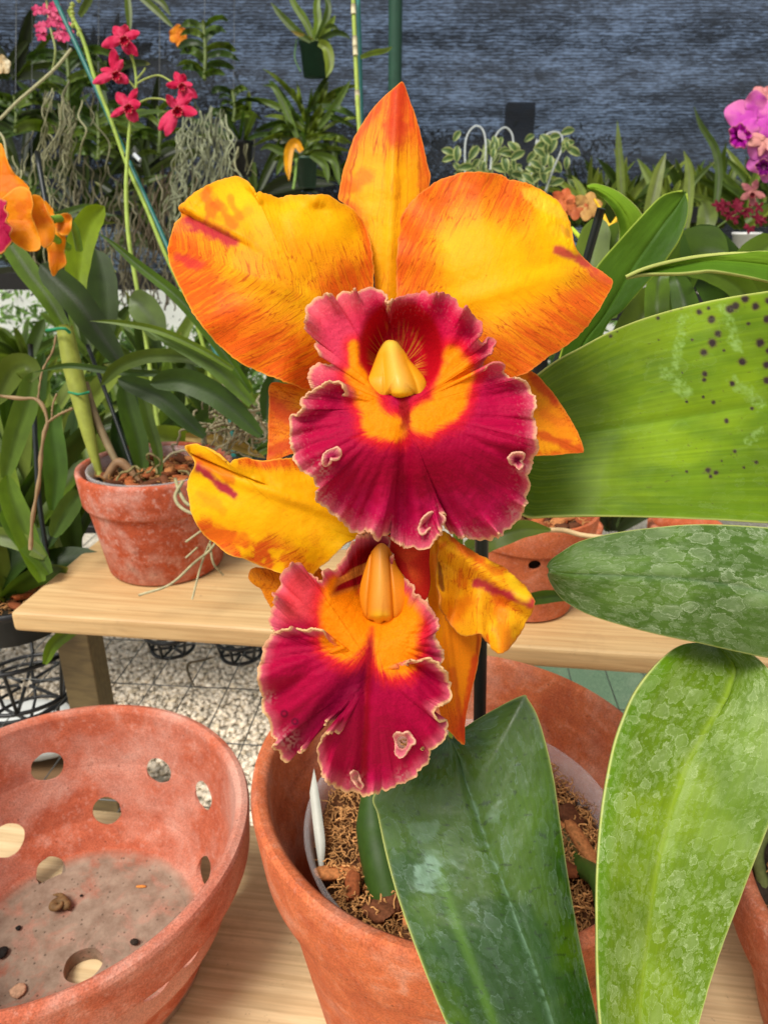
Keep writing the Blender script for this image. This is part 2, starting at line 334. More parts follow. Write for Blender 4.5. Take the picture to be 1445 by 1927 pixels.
def blade(name, left, mid, right, dep, cfun, mat, parent, fold=3.0, nu=160, nv=61, wave=1.2, bulge=0, solid=.0016, dcurl=None, thick_edge=(205, 210, 120)):
    A = cat(left, nu); B = cat(mid, nu); D = cat(right, nu); dd = np.interp(np.linspace(0, 1, nu), np.linspace(0, 1, len(dep)), dep)
    k = np.ones(9)/9; dd = np.convolve(np.pad(dd, 4, mode='edge'), k, 'valid')
    u = np.linspace(-1, 1, nv); V = []; tt = np.linspace(0, 1, nu)
    wl = np.clip(-u, 0, 1)[None, :, None]; wr = np.clip(u, 0, 1)[None, :, None]
    P = B[:, None]*(1-wl-wr) + A[:, None]*wl + D[:, None]*wr
    X = P[..., 0].ravel(); Y = P[..., 1].ravel(); U = np.repeat(u[None], nu, 0).ravel(); T = np.repeat(tt[:, None], nv, 1).ravel()
    au = np.abs(U); groove = np.exp(-(au/.07)**2)
    mm = -fold*(au**1.3) + bulge*(au**2)*2 + 1.0*groove + wave*au*np.sin(T*9+U*2) + .7*(fbm(T*14, U*3)-.5)
    if dcurl is not None: mm = mm + dcurl(U, T)
    V = at(X, Y, np.repeat(dd[:, None], nv, 1).ravel()+mm*1e-3)
    Vg = V.reshape(nu, nv, 3); du = np.linalg.norm(np.diff(Vg[nu//2], axis=0), axis=1).sum(); dv = np.linalg.norm(np.diff(Vg[:, nv//2], axis=0), axis=1).sum()
    uv = np.stack([(U+1)/2*du, T*dv], 1)
    col = cfun(X, Y, U, T)
    if thick_edge is not None: col = mixc(col, thick_edge, ss(.975, 1.0, au)*.8)
    return mesh(name, V, gridf(nu, nv), mat, parent, col=col, uv=uv, solid=solid)
def strap(name, P3, width, mat, parent, col, roll=0.0, fold=.25, nu=22, nv=5, tip=(150, 150, 70), tipf=.0, prof=None, facing=None, solid=0, jit=.12, base_w=.35):
    P = cat(P3, nu); T = np.gradient(P, axis=0); T /= np.linalg.norm(T, axis=1)[:, None]+1e-12
    view = P-np.array([0, 0, CAMZ]); view /= np.linalg.norm(view, axis=1)[:, None]
    if facing is not None: view = np.broadcast_to(facing, P.shape)
    S = np.cross(T, view); S /= np.linalg.norm(S, axis=1)[:, None]+1e-9; Nn = np.cross(S, T)
    if roll:
        S2 = S*math.cos(roll)+Nn*math.sin(roll); Nn = np.cross(S2, T); S = S2
    t = np.linspace(0, 1, nu)
    wp = np.interp(t, [0, .15, .5, .8, .93, 1], [base_w, .7, 1, .85, .5, .03]) if prof is None else np.interp(t, *prof)
    wp = wp*width/2; u = np.linspace(-1, 1, nv)
    V = P[:, None] + S[:, None]*(u[None, :, None]*wp[:, None, None]) - Nn[:, None]*((np.abs(u)[None, :, None])*wp[:, None, None]*fold)
    c = np.broadcast_to(lin(col), (nu*nv, 3)).copy()*(1+jit*(RS.rand()-.5)*2)*np.array([.80, .70, .30])
    tt = np.repeat(t, nv); uu = np.abs(np.tile(u, nu))
    c = c*(1-.30*np.exp(-(uu/.16)**2)+.12*(uu > .8)+.5*(fbm(tt*5+RS.rand()*50, uu*2+RS.rand()*9)-.5))[:, None]
    if tipf: c = mixc(c, tip, ss(1-tipf, 1, tt)*.8)
    uv = np.stack([np.tile(u, nu)*width/2, tt*.2], 1)
    return mesh(name, V.reshape(-1, 3), gridf(nu, nv), mat, parent, col=c, uv=uv, solid=solid)
def PP(*pts): return np.array([at(x, y, d) for x, y, d in pts])
# ---------------------------------------------------------------- big structure: ground, benches, shade cloth
BY = math.radians(-7.0)               # benches run slightly away to the left
def rotv(dx, dy, yaw): return np.array([dx*math.cos(yaw)-dy*math.sin(yaw), dx*math.sin(yaw)+dy*math.cos(yaw), 0])
def mat_ground():
    m, t, b, o = newmat('pale_gravel_ground'); v = coord(t); n = noise(t, v, 55, 5, .7); n2 = noise(t, v, 3, 3)
    c = ramp(t, n.outputs[0], [(.3, L3(150, 140, 122)), (.48, L3(200, 190, 170)), (.7, L3(240, 234, 222))])
    c = mix(t, c, L3(120, 116, 90), ramp(t, n2.outputs[0], [(.55, 0), (.75, .5)]))
    t.links.new(c, b.inputs['Base Color']); b.inputs['Roughness'].default_value = .9; bump(t, b, n.outputs[0], .8, .02); return m
g = mesh('ground', [(-60, -20, 0), (60, -20, 0), (60, 120, 0), (-60, 120, 0)], [(0, 1, 2, 3)], mat_ground(), smooth=False); tag(g, kind='structure')
# loose gravel, as real stones where it is seen
def gravel():
    t_ = (1+5**.5)/2; ico = np.array([(-1, t_, 0), (1, t_, 0), (-1, -t_, 0), (1, -t_, 0), (0, -1, t_), (0, 1, t_), (0, -1, -t_), (0, 1, -t_), (t_, 0, -1), (t_, 0, 1), (-t_, 0, -1), (-t_, 0, 1)])/1.9
    fi = np.array([(0, 11, 5), (0, 5, 1), (0, 1, 7), (0, 7, 10), (0, 10, 11), (1, 5, 9), (5, 11, 4), (11, 10, 2), (10, 7, 6), (7, 1, 8), (3, 9, 4), (3, 4, 2), (3, 2, 6), (3, 6, 8), (3, 8, 9), (4, 9, 5), (2, 4, 11), (6, 2, 10), (8, 6, 7), (9, 8, 1)])
    n = 30000; x = RS.uniform(-1.35, .2, n); y = RS.uniform(1.05, 2.6, n); sz = RS.uniform(.0032, .0080, n)*(1+.8*RS.rand(n)**6)
    V = ico[None]*(1+.28*RS.randn(n, 12, 1))*sz[:, None, None]*RS.uniform(.7, 1.3, (n, 1, 3)); a = RS.rand(n)*6.3
    ca, sa = np.cos(a)[:, None], np.sin(a)[:, None]; V = np.stack([V[..., 0]*ca-V[..., 1]*sa, V[..., 0]*sa+V[..., 1]*ca, V[..., 2]*.62], -1)
    V += np.stack([x, y, sz*.4+RS.rand(n)*.008], 1)[:, None]
    Fc = (fi[None]+12*np.arange(n)[:, None, None]).reshape(-1, 3)
    c = lin((255, 240, 216))[None]*RS.uniform(.76, 1.0, (n, 1)); tint = RS.rand(n) < .12; c[tint] *= np.array([.82, .78, .7]); c = np.repeat(c, 12, 0)
    o = mesh('gravel', V.reshape(-1, 3), Fc, mat_attr('gravel_stone', .9, .2, 60, .25), col=c); tag(o, 'pale crushed gravel on the ground beneath the wire benches', kind='stuff')
gravel()
def mat_carpet():
    m, t, b, o = newmat('green_ground_cloth'); v = coord(t); n = noise(t, v, 260, 3); n2 = noise(t, v, 9, 4)
    c = mix(t, L3(66, 92, 70), L3(104, 128, 98), ramp(t, n.outputs[0], [(.35, 0), (.65, 1)])); c = mix(t, c, L3(124, 136, 112), ramp(t, n2.outputs[0], [(.5, 0), (.7, .4)]))
    t.links.new(c, b.inputs['Base Color']); b.inputs['Roughness'].default_value = .85; bump(t, b, n.outputs[0], .5, .004); return m
def ground_cloth():
    nx, ny = 60, 60; x, y = np.meshgrid(np.linspace(.42, 1.9, nx), np.linspace(.9, 2.9, ny), indexing='ij'); z = .035+.012*fbm(x*5, y*5)
    c = mesh('ground_cloth', np.stack([x, y, z], -1).reshape(-1, 3), gridf(nx, ny), mat_carpet()); tag(c, 'faded green weed cloth covering the path', kind='structure')
ground_cloth()
H1, H2, HM = .35, .515, .56           # upper board, lower board and wire mesh, metres below the camera
M_WOOD = mat_wood('pine_board', yaw=BY); M_WOOD2 = mat_wood('pine_board_knotty', a=(224, 198, 152), b2=(186, 154, 108), yaw=BY)
def board(name, corner, length, depth, th, mat, label):
    c = corner + rotv(length/2, depth/2, BY); c[2] -= th/2
    o = box(name, c, (length, depth, th), BY, mat, bevel=.0045); return tag(o, label, 'board')
c0 = on_h(18, 1152, H1); board('shelf_board', c0, 1.35, .186, .022, M_WOOD, 'raised pine plank on which the whitened clay pot with canes stands')
lb = on_h(470, 1549, H2); lb0 = lb - rotv(.75, 0, BY) - rotv(0, .60, BY); board('bench_board', lb0, 1.7, .60, .02, M_WOOD2, 'low wide pine board under the empty clay basket and the hero pot')
# posts that carry the raised plank
def post(px0, y_, label, w_=.062, tall=None):
    X = at(px0, 1260, .70)[0]; top = CAMZ-H1-.0225; 
    o = box('wooden_post', (X, y_, top/2), (w_, .045, top), BY, mat_wood('weathered_shaded_post_wood', a=(136, 112, 72), b2=(104, 82, 50)), bevel=.002); return tag(o, label, 'post')
pX = on_y(152, 1300, .735)
o = box('wooden_post', (pX[0]+.004, .75, (CAMZ-H1-.0225)/2), (.042, .034, CAMZ-H1-.0225), BY, mat_wood('weathered_shaded_post_wood', a=(112, 94, 58), b2=(80, 64, 38))); tag(o, 'weathered timber leg below the left end of the raised plank', 'post')  # wood colour darkened to carry the shade under the plank
o = box('wooden_post', (.95, .52, (CAMZ-H1-.0225)/2), (.055, .06, CAMZ-H1-.0225), BY, bpy.data.materials['weathered_shaded_post_wood']); tag(o, 'weathered timber leg below the right end of the raised plank', 'post')
# welded wire mesh bench top
def wire_bench():
    root = thing('wire_bench', (0, .9, CAMZ-HM), 'galvanised welded wire mesh bench top showing gravel below', 'bench'); yaw = math.radians(-5)
    mb = MB(); z = CAMZ-HM
    for k in range(-14, 20):
        p = np.array([k*.05, .25, z]); q = p+rotv(0, 1.05, yaw); y = np.linspace(0, 1, 14)[:, None]; P = p+(q-p)*y; P[:, 2] += .0015*np.sin(k+7*y[:, 0]); V, Fc = tube_vf(P, .0008, 6, False); mb.add(V, Fc)
    for k in range(1, 11):
        p = rotv(-.95, 0, yaw)+np.array([0, .25+k*.1, z+.0022]); q = p+rotv(2.1, 0, yaw); y = np.linspace(0, 1, 20)[:, None]; P = p+(q-p)*y; P[:, 2] += .002*np.sin(k*2+9*y[:, 0]); V, Fc = tube_vf(P, .0008, 6, False); mb.add(V, Fc)
    mb.build('wire_grid', M_WIRE, root)
wire_bench()
# shade cloth wall: woven, half see-through, the sky and dark trees behind it
def mat_cloth():
    m, t, b, o = newmat('woven_shade_cloth'); v = coord(t, 'Object', (1, 1, 4.6)); n = noise(t, v, 30, 4, .8, .6)
    v2 = coord(t, 'Object', (1, 1, 5)); n2 = noise(t, v2, 5, 3, .6, .3); n3 = noise(t, coord(t), 1.3, 3)
    wv = N(t, 'TexWave', Scale=30.0, Distortion=5.0, Detail=3.0); wv.bands_direction = 'Z'; t.links.new(coord(t, 'Object', (.25, .25, 1)), wv.inputs['Vector'])
    f = mix(t, n.outputs[0], n2.outputs[0], .35); f = mix(t, f, wv.outputs[0], .10); f = mix(t, f, n3.outputs[0], .15)
    fac = ramp(t, f, [(.40, .015), (.47, .05), (.53, .19), (.61, .55)])
    b.inputs['Base Color'].default_value = L3(34, 37, 42)+(1,); b.inputs['Roughness'].default_value = .8; b.inputs['Specular IOR Level'].default_value = .2
    tb = N(t, 'BsdfTransparent'); tb.inputs[0].default_value = (.55, .72, 1, 1); mx = N(t, 'MixShader'); t.links.new(fac, mx.inputs[0]); t.links.new(b.outputs[0], mx.inputs[1]); t.links.new(tb.outputs[0], mx.inputs[2]); t.links.new(mx.outputs[0], o.inputs[0]); return m
def cloth():
    nx, nz = 160, 60; x, z = np.meshgrid(np.linspace(-3.4, 3.4, nx), np.linspace(CAMZ-.20, 2.6, nz), indexing='ij')
    y = 3.3-.12*x/3*0 + .03*fbm(x*1.2, z*2.5) + .012*np.sin(z*22+2*fbm(x*2, z))
    o = mesh('shade_cloth', np.stack([x, y, z], -1).reshape(-1, 3), gridf(nx, nz), mat_cloth()); tag(o, 'dark woven shade cloth wall with blue daylight glinting through', 'shade cloth')
cloth()
o = box('sill_rail', (-1.4, 3.22, CAMZ-.225), (4.0, .05, .07), 0, mat_plain('blackened_timber', (26, 24, 22), .8)); tag(o, 'dark timber rail along the bottom hem of the shade cloth', 'rail')
pp = on_y(741, 80, 3.2)
P = np.array([[pp[0], 3.2, 0], [pp[0]+.004, 3.2, 1.5], [pp[0]+.01, 3.19, 4.0]]); o = tube('support_pole', cat(P, 12), .026, mat_plain('green_painted_pole', (38, 74, 56), .5), n=14); tag(o, 'thick green painted pole standing in front of the shade cloth', 'pole')
M_FOL = mat_leaf('dark_foliage', rough=.6, trans=.1, streak=False)
def leafcloud(name, pts, size, mat, colr, parent=None, kind=None, label=None):
    n = len(pts); a = RS.randn(n, 3); a /= np.linalg.norm(a, axis=1)[:, None]; b = RS.randn(n, 3); b -= a*(a*b).sum(1)[:, None]; b /= np.linalg.norm(b, axis=1)[:, None]
    s = size*RS.uniform(.5, 1.4, n)[:, None]; V = np.stack([pts-a*s, pts+b*s*.32, pts+a*s, pts-b*s*.32], 1).reshape(-1, 3)
    c = np.repeat(lin(colr)[None]*RS.uniform(.5, 1.6, (n, 1))*np.array([1, 1, 1]), 4, 0)
    o = mesh(name, V, np.arange(4*n).reshape(n, 4), mat, parent, col=c, smooth=False); return tag(o, label, kind=kind)
def hedge():
    pts = []
    for k in range(46):
        x = -6.2+k*.28+RS.randn()*.1; hgt = (1.78+.55*vn(k*.8, 4)+.12*RS.rand()) if -1.2 < x < 1.75 else 1.45+.25*vn(k*.8, 4) if x > 0 else 2.3+.5*vn(k*.9, 4)
        m_ = 3000; p = RS.randn(m_, 3)*np.array([.17, .3, 0]); p[:, 2] = RS.rand(m_)**.8*hgt; p += [x, 6.2, 0]; pts.append(p)
    o = leafcloud('hedge', np.vstack(pts), .028, M_FOL, (22, 28, 20)); tag(o, 'dark row of trees outside, seen dimly through the shade cloth', kind='stuff')
hedge()
sp_ = on_y(979, 195, 5.6); o = box('square_post', (sp_[0], 5.6, sp_[2]/2), (.19, .12, sp_[2]), 0, mat_plain('dark_timber', (38, 40, 44), .8)); tag(o, 'dark square post outside, dimly seen through the shade cloth', 'post')
def far_shrubs():
    pts = []
    for k in range(70):
        x = RS.uniform(-4.2, 2.4); y = RS.uniform(3.7, 5.0); hgt = RS.uniform(.6, 1.04); m_ = 420; p = RS.randn(m_, 3)*np.array([.14, .14, 0]); p[:, 2] = RS.rand(m_)*hgt; pts.append(p+[x, y, 0])
    o = leafcloud('far_greenery', np.vstack(pts), .04, M_FOL, (112, 146, 70)); tag(o, 'sunlit greenery outside beneath the hem of the shade cloth', kind='stuff')
far_shrubs()
o = box('white_backdrop', (-2.2, 5.75, .70), (9, .1, 1.36), 0, mat_plain('backdrop_white', (236, 238, 232), .8, var=.05, ns=4)); tag(o, 'low white backdrop added for the outdoor brightness below the cloth hem', 'backdrop')  # white panel added in place of the glaring outdoors under the hem
# rear planting benches (dark, mostly hidden)
def rear_bench(x0, x1, y, z, label):
    r = thing('plant_bench', ((x0+x1)/2, y, 0), label, 'bench'); m = bpy.data.materials['blackened_timber']
    box('bench_top', ((x0+x1)/2, y, z-.02), (x1-x0, .5, .04), 0, m, r)
    for x in (x0+.1, x1-.1):
        for yy in (y-.2, y+.2): box('leg', (x, yy, (z-.041)/2), (.05, .05, z-.041), 0, m, r)
rear_bench(.5, 2.2, 2.55, CAMZ-.24, 'dark staging at the back right holding small potted orchids')
rear_bench(-2.4, .1, 1.75, CAMZ-.62, 'dark staging at the back left under the hanging roots')

# ---------------------------------------------------------------- terracotta pots
def hit_cyl(px, py, c, r, far=True):
    d = rays(px, py); o_ = np.array([0, 0, CAMZ]); a = d[0]**2+d[1]**2; b = 2*((o_[0]-c[0])*d[0]+(o_[1]-c[1])*d[1]); cc = (o_[0]-c[0])**2+(o_[1]-c[1])**2-r*r
    D = max(b*b-4*a*cc, 0); t = (-b+(1 if far else -1)*math.sqrt(D))/(2*a); return o_+d*t
def cut(o, cutters):
    for c in cutters:
        for k in range(6):
            n0 = len(o.data.vertices); m = o.modifiers.new('cut', 'BOOLEAN'); m.operation = 'DIFFERENCE'; m.object = c; m.solver = 'EXACT' if k < 5 else 'FAST'
            dg = bpy.context.evaluated_depsgraph_get(); me = bpy.data.meshes.new_from_object(o.evaluated_get(dg)); o.modifiers.clear()
            if len(me.vertices) > n0*.9: o.data = me; break
            c.data.transform(Matrix.Translation((.00013*(k+1), .00007, .00019*(k+1)))); bpy.data.meshes.remove(me)
        else: print('CUT FAILED', list(c.data.vertices[0].co))
        bpy.data.objects.remove(c)
def cutter(P, ax, r, L):
    ax = np.array(ax, float); ax /= np.linalg.norm(ax); V, Fc = tube_vf(np.array([P-ax*L, P+ax*L]), r, 22, False)
    u = V-P; V = P+u+ (fbm(u[:, 0]*90, u[:, 2]*90+u[:, 1]*70)-.5)[:, None]*.0025*np.sign(u)
    Fl = [tuple(f) for f in Fc]+[tuple(range(22)), tuple(range(22, 44))]; me = bpy.data.meshes.new('cutter'); me.from_pydata([tuple(v) for v in V], [], Fl)
    import bmesh; bm = bmesh.new(); bm.from_mesh(me); bmesh.ops.recalc_face_normals(bm, faces=bm.faces); bm.to_mesh(me); bm.free()
    o = bpy.data.objects.new('cutter', me); C.objects.link(o); return o
def fixn(o):
    import bmesh; bm = bmesh.new(); bm.from_mesh(o.data); bmesh.ops.recalc_face_normals(bm, faces=bm.faces); bm.to_mesh(o.data); bm.free(); return o
def sm(prof, n): return [tuple(p) for p in prof]
# empty basket, lower left
CL = np.array([-.2275, .369, CAMZ-.379]); 
def clay_basket():
    zo, ro = [0.0008, -.0006, -.004, -.034, -.0368, -.0395, -.045, -.1335, -.136][::-1], [.1282, .1322, .1335, .1315, .1295, .1218, .1185, .0905, .086][::-1]
    zi, ri = [0.0008, 0, -.003, -.030, -.052, -.0775, -.0815, -.095, -.117, -.1215, -.1235][::-1], [.1282, .1262, .1238, .1195, .1165, .1135, .1085, .103, .090, .0860, .080][::-1]
    n = 640; t = np.r_[np.linspace(.0008, -.006, 9)[:-1], np.linspace(-.006, -.112, 112), np.linspace(-.112, -.136, 22)[1:]]
    tin = np.where(t > -.112, t, -.112+(t+.112)*(.0115/.024)); a = np.linspace(0, 2*np.pi, n, endpoint=False); m = len(t); G_ = []
    for z, zz, rr in ((t, zo, ro), (tin, zi, ri)):
        r = np.interp(z, zz, rr)[:, None]*(1+.0018*np.sin(2*a+1)[None]+.0016*(fbm(a*9, z[:, None]*60)-.5)); G_.append(np.stack([CL[0]+r*np.cos(a), CL[1]+r*np.sin(a), CL[2]+np.repeat(z[:, None], n, 1)], -1))
    O_, I_ = G_; mid = (O_+I_)/2; holes = []
    for px, py, r in ((90, 1442, .0128), (300, 1450, .0118), (385, 1497, .0118), (203, 1524, .0118), (98, 1647, .0115), (14, 1580, .0132), (382, 1640, .0105)):
        rr = .113
        for _ in range(10): P = hit_cyl(px, py, CL, rr); rr = .5*rr+.5*float(np.interp(P[2]-CL[2], zi, ri))
        holes.append((P, r))
    for px, py, r in ((295, 1850, .0125), (363, 1788, .0112)): holes.append((hit_cyl(px, py, CL, .117, far=False), r))
    for dang, z in ((-1.75, -.06), (-2.3, -.088), (2.95, -.06)): holes.append((CL+np.array([.115*math.cos(dang), .115*math.sin(dang), z]), .012))
    cell = (mid+np.roll(mid, -1, 1)); cell = (cell[:-1]+cell[1:])/4; mask = np.zeros((m-1, n), bool)
    for P, r in holes:
        ax = np.array([P[0]-CL[0], P[1]-CL[1], -.012]); ax /= np.linalg.norm(ax)
        def rad(Q): q = Q-P; al = (q@ax)[..., None]*ax; pe = q-al; return pe, np.linalg.norm(pe, axis=-1), (q@ax)
        pe, dd, al = rad(cell); mk = (dd < r) & (np.abs(al) < .05); mask |= mk
        vm = np.zeros((m, n), bool); om = np.zeros((m, n), bool)
        for di in (0, 1):
            for dj in (0, 1): vm[di:m-1+di] |= np.roll(mk, dj, 1); om[di:m-1+di] |= np.roll(~mk, dj, 1)
        bd = vm & om
        for Gd in (O_, I_):
            pe, dd, al = rad(Gd); an = np.arctan2(pe[..., 2], np.hypot(pe[..., 0], pe[..., 1])*np.sign(pe[..., 0]*ax[1]-pe[..., 1]*ax[0])); tr = r*(1+.10*(vn(an*2.2+P[0]*99, 3.1)-.5)); Gd[bd] += (pe*((tr/np.maximum(dd, 1e-6))-1)[..., None])[bd]
    V = np.vstack([O_.reshape(-1, 3), I_.reshape(-1, 3)]); Fg = gridf(m, n, True); mf = mask.ravel(); ok = ~mf; k = m*n; F_ = [Fg[ok][:, ::-1], Fg[ok]+k]
    ii, jj = np.nonzero(mask); wall = []
    for i, j in zip(ii, jj):
        jn = (j+1) % n
        for (qi, qj, e) in ((i-1, j, ((i, j), (i, jn))), (i+1, j, ((i+1, jn), (i+1, j))), (i, (j-1) % n, ((i+1, j), (i, j))), (i, jn, ((i, jn), (i+1, jn)))):
            if 0 <= qi < m-1 and not mask[qi, qj]:
                p, q = e[0][0]*n+e[0][1], e[1][0]*n+e[1][1]; wall.append((p, q, q+k, p+k))
    F_.append(np.array(wall)); V = [V]; cnt = 2*k
    Pf = on_h(157, 1816, .379+.1235); hx = np.array([Pf[0]-CL[0], Pf[1]-CL[1]]); q = np.linspace(0, 1, 40)[:, None]; rh = .0135*(1+.012*np.sin(3*a)+.015*np.sin(5*a+1))
    for z, R_, fl_ in ((-.1235, .080, 0), (-.136, .086, 1)):
        X = (hx[0]+rh*np.cos(a))*(1-q)+R_*np.cos(a)*q; Y = (hx[1]+rh*np.sin(a))*(1-q)+R_*np.sin(a)*q; Z = z+(fbm(X*60, Y*60)-.5)*.002*(q*(1-q)*4) if not fl_ else z+0*X
        V.append(np.stack([CL[0]+X, CL[1]+Y, CL[2]+Z], -1).reshape(-1, 3)); g_ = gridf(40, n, True)+cnt; F_.append(g_ if fl_ else g_[:, ::-1]); cnt += 40*n
    j = np.arange(n); jn = (j+1) % n; t0 = 2*k; b0 = 2*k+40*n; F_.append(np.stack([t0+j, t0+jn, b0+jn, b0+j], 1))
    F_ = np.vstack(F_); o = mesh('clay_basket', np.vstack(V), F_, mat_terra('terracotta_dusty_pink', base=(194, 104, 74), dark=(170, 82, 56), bloom=.75, bloom_col=(214, 166, 148), speck=.6, thr=.50, silt=CL[2]-.1235)); o.modifiers.new('en', 'EDGE_SPLIT').split_angle = math.radians(42)
    return tag(o, 'empty round clay basket pot with holes in its wall and grey silt on its floor', 'clay pot')
clay_basket()
# crumbs on the floor of the basket
def crumb(px, py, s, col, name, label, flat=.6):
    P = on_h(px, py, .379+.1225); a = RS.rand(12, 1); V, Fc = [], None
    n = 10; th = np.linspace(0, np.pi, 7); ph = np.linspace(0, 2*np.pi, n, endpoint=False)
    V = np.stack([np.outer(np.sin(th), np.cos(ph)), np.outer(np.sin(th), np.sin(ph)), np.outer(np.cos(th), np.ones(n))*flat], -1).reshape(-1, 3)
    V = V*(1+.5*(fbm(V[:, 0]*2+px, V[:, 1]*2+V[:, 2])-.5))[:, None]*np.array(s)+P+[0, 0, s[2]*flat*.8]
    o = mesh(name, V, gridf(7, n, True), mat_plain(name+'_matter', col, .85, .2, .3, ns=400, bs=.6)); return tag(o, label, 'debris')
crumb(36, 1748, (.0022, .002, .0022), (28, 26, 24), 'charcoal_crumb', 'small dark crumb left of the basket floor near the curled husk')
crumb(6, 1796, (.0042, .0048, .004), (34, 32, 30), 'charcoal_crumb', 'larger dark lump at the left edge of the basket floor')
crumb(254, 1775, (.0035, .0026, .003), (46, 38, 32), 'charcoal_crumb', 'dark crumb on the basket floor right of the drain hole')
crumb(154, 1686, (.0012, .0012, .0012), (28, 26, 24), 'charcoal_crumb', 'tiny black speck at the back of the basket floor')
crumb(266, 1669, (.0045, .0014, .0012), (206, 132, 62), 'bark_chip', 'thin orange bark chip at the back of the basket floor')
crumb(36, 1866, (.006, .0055, .004), (190, 150, 120), 'clay_flake', 'pale flaking clay lump near the front of the basket floor', .4)
Ph = on_h(118, 1712, .379+.1225); sp = [Ph+np.array([.006*math.cos(a)*(1-a/11)-.002, .005*math.sin(a)*(1-a/11), .003+.0012*a/2]) for a in np.linspace(0, 7, 30)]
V1 = np.vstack([[Ph+np.array([-.012, .012, .002]), Ph+np.array([-.004, .009, .004])], sp]); o = tube('dried_husk', cat(V1, 44), np.r_[np.linspace(.0005, .0034, 14), np.full(20, .0034), np.linspace(.0034, .0012, 10)], mat_plain('dried_husk_matter', (112, 84, 52), .7, .3, .35, ns=250), n=10); tag(o, 'brown curled husk like a snail lying on the basket floor', 'debris')

# hero pot
CB = np.array([.048, .352, CAMZ-.313]); RB = .130
profB = [(.004, -.2005), (.088, -.201), (.0925, -.198), (.1165, -.060), (.1185, -.054), (.1235, -.0500), (.1255, -.046), (.1300, -.006), (.1292, -.0015), (.1262, .0006), (.1225, 0), (.1196, -.003), (.1165, -.045), (.1145, -.051), (.1105, -.056), (.086, -.188), (.004, -.190)]
M_TB = mat_terra('terracotta_orange', base=(204, 110, 66), dark=(176, 84, 50), speck=.35, bloom=.7, bloom_col=(214, 162, 138), sc_=1.1, thr=.55)
potB = fixn(lathe('terracotta_pot', profB, CB, M_TB, n=180, wob=.003)); potB.modifiers.new('en', 'EDGE_SPLIT').split_angle = math.radians(40)
tag(potB, 'large orange clay pot in the foreground holding bark and moss under the two big flowers', 'clay pot')
def mat_clear():
    m, t, b, o = newmat('clear_plastic'); b.inputs['Base Color'].default_value = (.9, .9, .9, 1); b.inputs['Roughness'].default_value = .18; b.inputs['Specular IOR Level'].default_value = .6
    tb = N(t, 'BsdfTransparent'); fr = N(t, 'LayerWeight', Blend=.35); mx = N(t, 'MixShader'); f = ramp(t, fr.outputs['Facing'], [(0, .13), (.6, .3), (1, .75)]); t.links.new(f, mx.inputs[0]); t.links.new(tb.outputs[0], mx.inputs[1]); t.links.new(b.outputs[0], mx.inputs[2]); t.links.new(mx.outputs[0], o.inputs[0]); return m
CLn = CB+np.array([.002, -.004, 0])
ln = lathe('liner_pot', [(.084, -.14), (.0965, -.050), (.0975, -.046), (.1002, -.043), (.1008, -.040), (.0992, -.0385), (.0972, -.041), (.0957, -.047), (.083, -.14)], CLn, mat_clear(), n=120, closed=False); tag(ln, 'clear plastic liner pot standing inside the large orange clay pot', 'liner pot')
def medium(c, r, h, name, label, nfib=650, nbark=60, seed=3, soil=(86, 54, 32)):
    rs = np.random.RandomState(seed); n, k = 70, 96; rr = np.linspace(.01, 1, n)[:, None]*r; a = np.linspace(0, 2*np.pi, k, endpoint=False)[None]
    X = rr*np.cos(a); Y = rr*np.sin(a); f = fbm(X*90+5, Y*90+9, 5); Z = (f-.5)*.022-.004
    V = np.stack([c[0]+X, c[1]+Y, c[2]-h+Z], -1).reshape(-1, 3); col = lin(soil)[None]*(.4+1.4*f.ravel()[:, None]); mb = MB(); mb.add(V, gridf(n, k, True), col)
    for i in range(nbark):
        p = rs.randn(2)*r*.5
        if np.hypot(*p) > r*.9: p *= .6*r/np.hypot(*p)
        L = rs.uniform(.006, .018); w_ = rs.uniform(.003, .007); th = rs.uniform(.002, .004); yaw = rs.rand()*6.3; tl = rs.uniform(-.5, .5)
        m_, q = 9, 8; s_ = np.linspace(-1, 1, m_)[:, None]; b_ = np.linspace(0, 2*np.pi, q, endpoint=False)[None]; pr = (1-np.abs(s_)**6*.5)
        x = s_*L*np.ones_like(b_); y = np.sign(np.cos(b_))*np.abs(np.cos(b_))**.5*w_*pr; z = np.sign(np.sin(b_))*np.abs(np.sin(b_))**.5*th*pr
        x = x+(fbm(s_*3+i, b_*2)-.5)*.006; y = y*(1+.5*(fbm(s_*4+i, b_)-.5)); z2 = z+x*tl
        xx = x*math.cos(yaw)-y*math.sin(yaw); yy = x*math.sin(yaw)+y*math.cos(yaw)
        W_ = np.stack([c[0]+p[0]+xx, c[1]+p[1]+yy, c[2]-h+.004+z2+rs.rand()*.006], -1).reshape(-1, 3); cc = np.array([lin((176, 96, 52)), lin((140, 76, 42)), lin((198, 128, 76)), lin((108, 64, 40))][rs.randint(4)]); mb.add(W_, gridf(m_, q, True), cc*rs.uniform(.7, 1.1))
    for i in range(int(nfib*2.2)):
        an = rs.rand()*6.283; q = math.sqrt(rs.rand())*r*.95; p = np.array([c[0]+q*math.cos(an), c[1]+q*math.sin(an), c[2]-h+rs.rand()*.010]); P = [p]; d = rs.randn(3)*[1, 1, .35]; d /= np.linalg.norm(d)
        for _ in range(rs.randint(6, 12)):
            d = d+rs.randn(3)*[.75, .75, .45]; d /= np.linalg.norm(d); P.append(P[-1]+d*rs.uniform(.0008, .0019))
        V, Fc = tube_vf(cat(P, 2*len(P)), np.full(2*len(P), rs.uniform(.0002, .0006)), 5, False); mb.add(V, Fc, lin((206, 150, 92))*rs.uniform(.45, 1.15))
    o = mb.build(name, mat_attr(name+'_matter', .85, .2, 500, .35)); return tag(o, label, kind='stuff')
